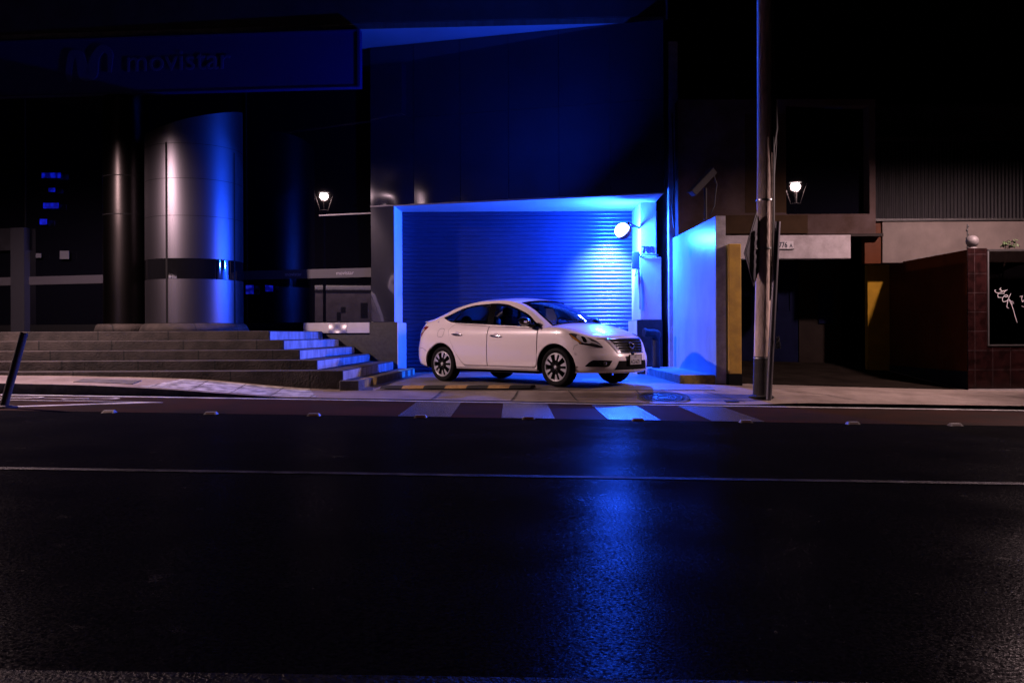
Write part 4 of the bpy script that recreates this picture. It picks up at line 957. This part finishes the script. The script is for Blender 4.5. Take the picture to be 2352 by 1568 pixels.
for s in (-1, 1):
    for tp, bt, hx, hz in ((rear_t, rear_b, -.93, .859), (front_t, front_b, .04, .830)):
        g = .0075
        seal = MB(); st_t = [(u, z+g) for u, z in tp]; st_b = [(u, z-g) for u, z in bt]
        st_t[0] = (tp[0][0]-g, tp[0][1]); st_b[0] = (bt[0][0]-g, bt[0][1]-.0); st_t[-1] = (tp[-1][0]+g*.9, tp[-1][1]); st_b[-1] = (bt[-1][0]+g*.9, bt[-1][1])
        d = addp(MB(), tp, bt, .0042, s, 60, 22, .004).build('door', 'car_paint', car, weld=True)
        addp(seal, st_t, st_b, .0018, s, 60, 14, 0).build('door_seal', 'seam', d)
        # handle in its shallow cup
        y0 = Mp(hx, hz, s)[1]; sg_ = s
        mb = MB(); P = []
        for i in range(13):
            t = i/12; xx = hx-.128+.256*t; ro = .030*math.sin(math.pi*min(1, max(0, .12+.76*t)))**.5; h = .017*(1-.55*abs(2*t-1)**3)
            ring_ = []
            for k in range(10):
                a = 2*math.pi*k/10; ring_.append((xx, y0+sg_*(.012+ro*.6+.008*math.cos(a)), hz-.008*t+h*math.sin(a)))
            P.append(ring_)
        P = np.array(P); P = np.concatenate([P, P[:, :1]], 1); mb.grid(P); 
        mb.add(P[0], [tuple(range(10))]); mb.add(P[-1], [tuple(range(10))])
        mb.build('door_handle', 'handle_chrome', d, recalc=True)
        mb = MB(); mb.add([(hx+.055*math.cos(2*math.pi*k/20)-.01, y0+sg_*.0055, hz+.005+.045*math.sin(2*math.pi*k/20)) for k in range(20)], [tuple(range(20))]); mb.build('handle_cup', 'car_paint', d, recalc=True)
    # fuel flap outline, seams of bumper and fender
    sm = MB()
    def line(pts, wd=.006, off=.003):
        pts = [np.array(p, float) for p in pts]; L = []
        for i, p in enumerate(pts):
            t = pts[min(i+1, len(pts)-1)]-pts[max(i-1, 0)]; t /= np.linalg.norm(t)+1e-9; n_ = np.array([-t[1], t[0]])*wd/2
            L.append([Mo(*(p+n_), off, s), Mo(*(p-n_), off, s)])
        sm.grid(L)
    def sub(pts, n=8):
        o = []
        for a, b in zip(pts[:-1], pts[1:]): o += [(a[0]+(b[0]-a[0])*k/n, a[1]+(b[1]-a[1])*k/n) for k in range(n)]
        return o+[pts[-1]]
    line(sub([(1.722, .60), (1.75, .665), (1.82, .688)]), .004); line(sub([(-1.70, .55), (-1.80, .60), (-1.98, .615), (-2.02, .70), (-2.03, .80)]))
    line(sub([(-.96, .275), (.93, .275), (.98, .272)]), .005)
    sm.build('panel_seam', 'seam', car)
fu = MB(); P = []
for i in range(33):
    a = 2*math.pi*i/32; ex = 2/3.2; ca, sa = math.cos(a), math.sin(a); rx = .083*abs(ca)**ex*(1 if ca > 0 else -1); rz_ = .078*abs(sa)**ex*(1 if sa > 0 else -1)
    P.append([Mo(-1.36+rx*k+rz_*.12, .885+rz_*k, .003) for k in (1, .94)])
fu.grid(P); fu.build('fuel_flap', 'seam', car, recalc=True)
# headlights: lens in the skin from the fender round to the grille
for s in (-1, 1):
    top = [(1.70, .856), (1.76, .866), (1.86, .856), (2.02, .815), (2.14, .765), (2.22, .705), (2.265, .648)]
    bot = [(1.70, .846), (1.76, .775), (1.80, .745), (1.83, .725), (1.86, .695), (1.95, .680), (2.14, .650), (2.265, .636)]
    hl = addp(MB(), top, bot, .006, s, 44, 10, .008).build('headlight', 'lens_dark', car)
    addp(MB(), [(1.72, .850), (1.76, .826), (1.80, .796), (1.835, .765), (1.885, .716)], [(1.72, .842), (1.765, .775), (1.80, .748), (1.83, .730), (1.885, .700)], .010, s, 18, 5, 0).build('turn_lens', 'amber', hl)
    addp(MB(), [(1.84, .800), (1.88, .835), (1.95, .834), (2.03, .803), (2.08, .745)], [(1.84, .785), (1.88, .738), (1.95, .708), (2.03, .700), (2.08, .712)], .010, s, 18, 8, 0).build('main_reflector', 'lens_clear', hl)
    addp(MB(), [(1.93, .80), (1.96, .81), (2.0, .80)], [(1.93, .73), (1.96, .715), (2.0, .73)], .0125, s, 12, 6, 0).build('bulb_reflector', 'chrome', hl)
    addp(MB(), [(2.08, .735), (2.15, .716), (2.24, .668)], [(2.08, .712), (2.15, .692), (2.24, .655)], .010, s, 12, 4, 0).build('inner_reflector', 'lens_clear', hl)
    addp(MB(), [(1.845, .706), (1.95, .700), (2.12, .676), (2.25, .652)], [(1.845, .694), (1.95, .684), (2.12, .655), (2.25, .640)], .0095, s, 18, 2, 0).build('lower_edge', 'car_black', hl)
    # tail light wraps the rear corner
    tl = addp(MB(), [(-2.5, 1.00), (-2.0, 1.0), (-1.80, 1.003), (-1.755, 1.0)], [(-2.5, .80), (-2.13, .80), (-1.98, .815), (-1.86, .915), (-1.755, .985)], .006, s, 26, 8, .008).build('tail_light', 'tail_red', car)
    addp(MB(), [(-2.4, .955), (-2.0, .955), (-1.86, .96)], [(-2.4, .865), (-2.0, .865), (-1.92, .89), (-1.86, .93)], .009, s, 18, 5, 0).build('clear_lens', 'lens_clear', tl)
    # fog lamp recess
    fg = addp(MB(), [(1.90, .352), (1.98, .415), (2.05, .440), (2.20, .438), (2.37, .430)], [(1.90, .340), (1.98, .338), (2.20, .333), (2.30, .340), (2.37, .425)], .004, s, 30, 6, 0).build('fog_recess', 'car_plastic', car)
    mb = MB(); c = Mo(2.24, .385, .0, s); nrm = Mo(2.24, .385, .02, s)-c; qf = Vector(nrm).to_track_quat('Z', 'Y').to_matrix()
    mb.lathe([(.001, .012), (.03, .010), (.034, .002)], n=16).xf(lambda x, y, z: Vector(c)+qf@Vector((x, y, z))).build('fog_lamp', 'lens_dark', fg)
    mb = MB(); mb.tube([Mo(2.10, .432, .006, s), Mo(2.20, .340, .006, s)], .006, 6); mb.build('recess_bar', 'car_plastic', fg)
# grille across the nose: skin patch from side to side
def uy(yq, z):
    lo, hi = US, UMAX
    for _ in range(40):
        m_ = (lo+hi)/2
        if abs(Mp(m_, z, 1)[1]) > yq: lo = m_
        else: hi = m_
    return (lo+hi)/2
def npt(y, z, off): 
    s = 1 if y >= 0 else -1; return Mo(uy(abs(y), z), z, off, s)
def nose(zt_, zb_, hw_t, hw_b, off, ny=40, nz=8):
    P = []
    for j in range(nz+1):
        z = zb_+(zt_-zb_)*j/nz; hw = hw_b+(hw_t-hw_b)*j/nz; P.append([npt(-hw+2*hw*i/ny, z, off) for i in range(ny+1)])
    return P
grl = MB().grid(nose(.768, .545, .475, .335, .004)).build('grille', 'car_plastic', car, recalc=True)
def nbar(z, hw, r, name, m, off=.014, zc=0):
    MB().tube([npt(-hw+2*hw*i/30, z+zc*(1-abs(-1+2*i/30)), off) for i in range(31)], r, 8).build(name, m, grl)
for z in (.715, .672, .630, .588): nbar(z, .335+(z-.545)/.223*.14-.035, .0052, 'grille_bar', 'dark_chrome')
nbar(.762, .465, .010, 'grille_surround', 'dark_chrome', .010); nbar(.548, .33, .008, 'grille_surround', 'dark_chrome', .010)
for s in (-1, 1):
    P = [];
    for j in range(9):
        z = .545+.223*j/8; hw = .335+.14*j/8; P.append([npt(s*(hw-.055*(1-.3*j/8)), z, .012), npt(s*(hw+.012), z, .010)])
    MB().grid(P).build('grille_surround', 'lens_clear', grl, recalc=True)
ec = Vector(npt(0, .655, .02)); mb = MB()
en = (Vector(npt(0, .655, .06))-ec).normalized(); qe = en.to_track_quat('Z', 'Y').to_matrix()
mb.lathe([(.046, -.01), (.046, .012), (.056, .014), (.062, .008), (.062, -.01)], n=28)
mb.xf(lambda x, y, z: ec+qe@Vector((x, y, z))).build('emblem', 'chrome', grl)
MB().box(-.07, .07, -.013, .013, -.008, .016).xf(lambda x, y, z: ec+Vector((z, x, y))).build('emblem_bar', 'chrome', grl)
lw = MB().grid(nose(.425, .285, .36, .43, .004)).build('lower_intake', 'car_plastic', car, recalc=True)
MB().grid(nose(.285, .235, .47, .44, .012)).build('front_lip', 'car_paint', car, recalc=True)
lp0 = npt(0, .44, .03)
MB().box(lp0[0]-.012, lp0[0]-.002, -.175, .175, .355, .52).build('plate_holder', 'car_black', car)
npo = MB().box(lp0[0]-.001, lp0[0]+.005, -.150, .150, .362, .512).build('licence_plate', 'plate_white', car)
text('plate_characters', 'ACU-673', .088, 'ink', npo, (lp0[0]+.006, -.142, .375), (0, 1, 0), (0, 0, 1), depth=.001, squash=.72, bold=.002)
text('plate_characters', 'PERU', .026, 'ink', npo, (lp0[0]+.006, -.04, .478), (0, 1, 0), (0, 0, 1), depth=.001)
# rear plate, hood seam
sm = MB()
for s in (-1, 1):
    L = []
    for t in np.linspace(0, 1, 24):
        u = 1.02+t*1.15; e = Mp(u, float(ztop(u)), 1); tt = .90-.10*t; k = float(hc(u)); L.append([(e[0], s*e[1]*(tt+d), e[2]+k*(1-abs(tt+d)**2.6)+.003) for d in (-.004, .004)])
    sm.grid(L)
sm.build('hood_seam', 'seam', car, recalc=True)
sm = MB(); sm.grid([[npt(y, .783, .0035), npt(y, .772, .0035)] for y in np.linspace(-.60, .60, 40)]); sm.build('hood_gap', 'seam', car, recalc=True)
# door mirrors
for s in (-1, 1):
    mb = MB(); P = []
    for i in range(15):
        t = i/14; yy = s*(.86+.205*t); r_ = (math.sin(math.pi*(.08+.90*t))**.45); 
        ringm = []
        for k in range(16):
            a = 2*math.pi*k/16; ca, sa = math.cos(a), math.sin(a)
            ringm.append((.80+.075*ca*r_*(1 if ca < 0 else 1.25)-.03*t, yy, 1.055+.02*t+.070*sa*r_))
        ringm.append(ringm[0]); P.append(ringm)
    mr = mb.grid(P).build('door_mirror', 'car_black', car, recalc=True)
    MB().tube([(.86, s*.79, .985), (.83, s*.87, 1.0), (.80, s*.92, 1.02)], [.045, .035, .03], 10).build('mirror_arm', 'car_black', mr)
    mb = MB(); mb.grid([[(.80-.03*t+.085*math.cos(a)*1.15, s*(.86+.205*t)+s*.0, 1.055+.02*t+.074*math.sin(a)) for a in np.linspace(-.45, .05, 5)] for t in np.linspace(.66, .96, 8)]); mb.build('mirror_indicator', 'chrome', mr, recalc=True)
# under body, arch liners, interior
mb = MB(); mb.box(-.93, .93, -.78, .78, .20, .47); mb.box(-2.1, 2.02, -.46, .46, .225, .50); mb.box(1.76, 2.0, -.5, .5, .26, .5); mb.box(-2.15, -1.76, -.66, .66, .28, .6)
mb.build('underbody', 'car_plastic', car)
mb = MB()
for s in (-1, 1):
    for ax in (AX, -AX):
        n = 24; mb.grid([[(ax+(AR-.004)*math.cos(a), s*y, TR+(AR-.004)*math.sin(a)) for y in (.86, .50)] for a in np.linspace(-.15, math.pi+.15, n)])
        mb.add([(ax+AR*math.cos(a), s*.5, TR+AR*math.sin(a)) for a in np.linspace(-.15, math.pi+.15, n)], [tuple(range(n))])
mb.build('arch_liner', 'car_plastic', car)
itr = MB().box(-1.6, 1.15, -.74, .74, .46, .50).build('cabin_floor', 'interior', car)
mb = MB(); mb.add([(.72, -.73, .93), (1.22, -.70, .97), (1.22, .70, .97), (.72, .73, .93), (.62, -.73, .62), (.62, .73, .62)], [(0, 1, 2, 3), (0, 3, 5, 4)]); mb.add([(.70+.18*math.cos(a), .37+.19*math.sin(b), .955+.04*math.sin(a)) for a in (0, 1.2, 2.6) for b in (-1.5, 0, 1.5)], [(0, 1, 4, 3), (1, 2, 5, 4), (3, 4, 7, 6), (4, 5, 8, 7)])
mb.build('dashboard', 'interior', car)
def seat(xc, yc, hw, name):
    mb = MB(); P = []
    for i in range(13):
        t = i/12; P.append([(xc-.05-.22*t+.06*math.cos(k*math.pi/4)*(1-.3*t), yc+hw*(1-.35*t**3)*q_, .55+.62*t) for k, q_ in ((0, -.9), (2, -1), (4, -.9), (4, 0), (4, .9), (2, 1), (0, .9), (0, 0), (0, -.9))])
    mb.grid(P); mb.box(xc-.1, xc+.42, yc-hw, yc+hw, .50, .66)
    o = mb.build(name, 'interior', car)
    MB().ball((xc-.29, yc, 1.24), .13, 14, (.5, .95, .72)).build('headrest', 'interior', o); return o
seat(.15, -.37, .25, 'front_seat'); seat(.15, .37, .25, 'front_seat')
mb = MB(); mb.add([(-.95, -.66, .52), (-.95, .66, .52), (-1.25, .62, 1.06), (-1.25, -.62, 1.06)], [(0, 1, 2, 3)]); mb.box(-.95, -.45, -.66, .66, .5, .70); mb.add([(-1.25, -.62, 1.06), (-1.25, .62, 1.06), (-1.80, .6, 1.09), (-1.80, -.6, 1.09)], [(0, 1, 2, 3)])
rs_ = mb.build('rear_seat', 'interior', car)
for y in (-.38, .38): MB().ball((-1.17, y, 1.10), .13, 14, (.5, 1.0, .75)).build('headrest', 'interior', rs_)
mb = MB(); P = []
for i in range(33):
    a = 2*math.pi*i/32; cx = Vector((.56, .37, .98)); e1, e2 = Vector((0, 1, 0)), Vector((-.42, 0, .9)); P.append(cx+(e1*math.cos(a)+e2*math.sin(a))*.185)
mb.tube(P, .015, 6, cap=False); mb.tube([(.60, .37, .98), (.85, .37, .88)], .03, 8); mb.tube([(.57, .19, .98), (.57, .55, .98)], .015, 6); mb.build('steering_wheel', 'interior', car)
MB().box(.50, .52, -.12, .12, 1.30, 1.36).build('rear_view_mirror', 'interior', car)
# wheels
def wheel(xc, s):
    W_ = .20; yo = s*.838
    t = MB().lathe([(.225, -.085), (.262, -.098), (.295, -.098), (.312, -.085), (.318, -.06), (.318, .06), (.312, .085), (.295, .098), (.262, .098), (.225, .085)], n=64, axis='y')
    mb0 = t.xf(lambda x, y, z: (x+xc, yo-s*.098+y, z+TR)); o = mb0.build('wheel', 'tyre', car, loc=(xc, yo, TR))
    o.name = 'wheel'
    def put(mb, nm, m): return mb.xf(lambda x, y, z: (x, s*y, z)).build(nm, m, o)
    put(MB().lathe([(.231, -.006), (.226, .0), (.217, .001), (.208, -.008), (.205, -.05), (.205, -.17)], n=64, axis='y'), 'rim', 'rim')
    put(MB().lathe([(.204, -.03), (.200, -.16)], n=48, axis='y'), 'rim_barrel', 'rim_dark')
    sp, sd = MB(), MB()
    for k in range(10):
        a = 2*math.pi*(k+.5)/10+.06*(1 if k % 2 else -1); rw, rn = .218, .085
        def P2(r, w, y): return (r*math.cos(a)-w*math.sin(a), y, r*math.sin(a)+w*math.cos(a))
        fw = [P2(rw, -.034, -.004), P2(rw, .034, -.004), P2(.115, .011, .004), P2(.115, -.011, .004)]
        sp.add(fw, [(0, 1, 2, 3)])
        fn = [P2(.115, -.013, .0032), P2(.115, .013, .0032), P2(.05, .012, .0), P2(.05, -.012, .0)]
        sd.add(fn, [(0, 1, 2, 3)])
        bk = [P2(rw, -.040, -.008), P2(rw, .040, -.008), P2(.05, .016, -.004), P2(.05, -.016, -.004), P2(rw, -.05, -.06), P2(rw, .05, -.06), P2(.05, .02, -.05), P2(.05, -.02, -.05)]
        sd.add(bk, [(0, 1, 2, 3), (0, 4, 7, 3), (1, 5, 6, 2)])
    put(sp, 'spoke_faces', 'rim'); put(sd, 'spokes', 'rim_dark')
    put(MB().lathe([(.001, -.002), (.066, -.002), (.07, -.05)], n=24, axis='y'), 'hub', 'rim_dark')
    put(MB().lathe([(.001, .008), (.026, .007), (.03, .0)], n=20, axis='y'), 'hub_cap', 'rim')
    nb = MB()
    for k in range(5): a = 2*math.pi*k/5+.3; nb.lathe([(.001, .004), (.008, .003), (.009, -.01)], (.048*math.cos(a), 0, .048*math.sin(a)), 8, 'y')
    put(nb, 'lug_nuts', 'chrome')
    put(MB().lathe([(.04, -.11), (.145, -.11), (.145, -.13), (.04, -.13)], n=32, axis='y'), 'brake_disc', 'rim_dark')
    return o
for xc in (AX, -AX):
    for s in (-1, 1): wheel(xc, s)
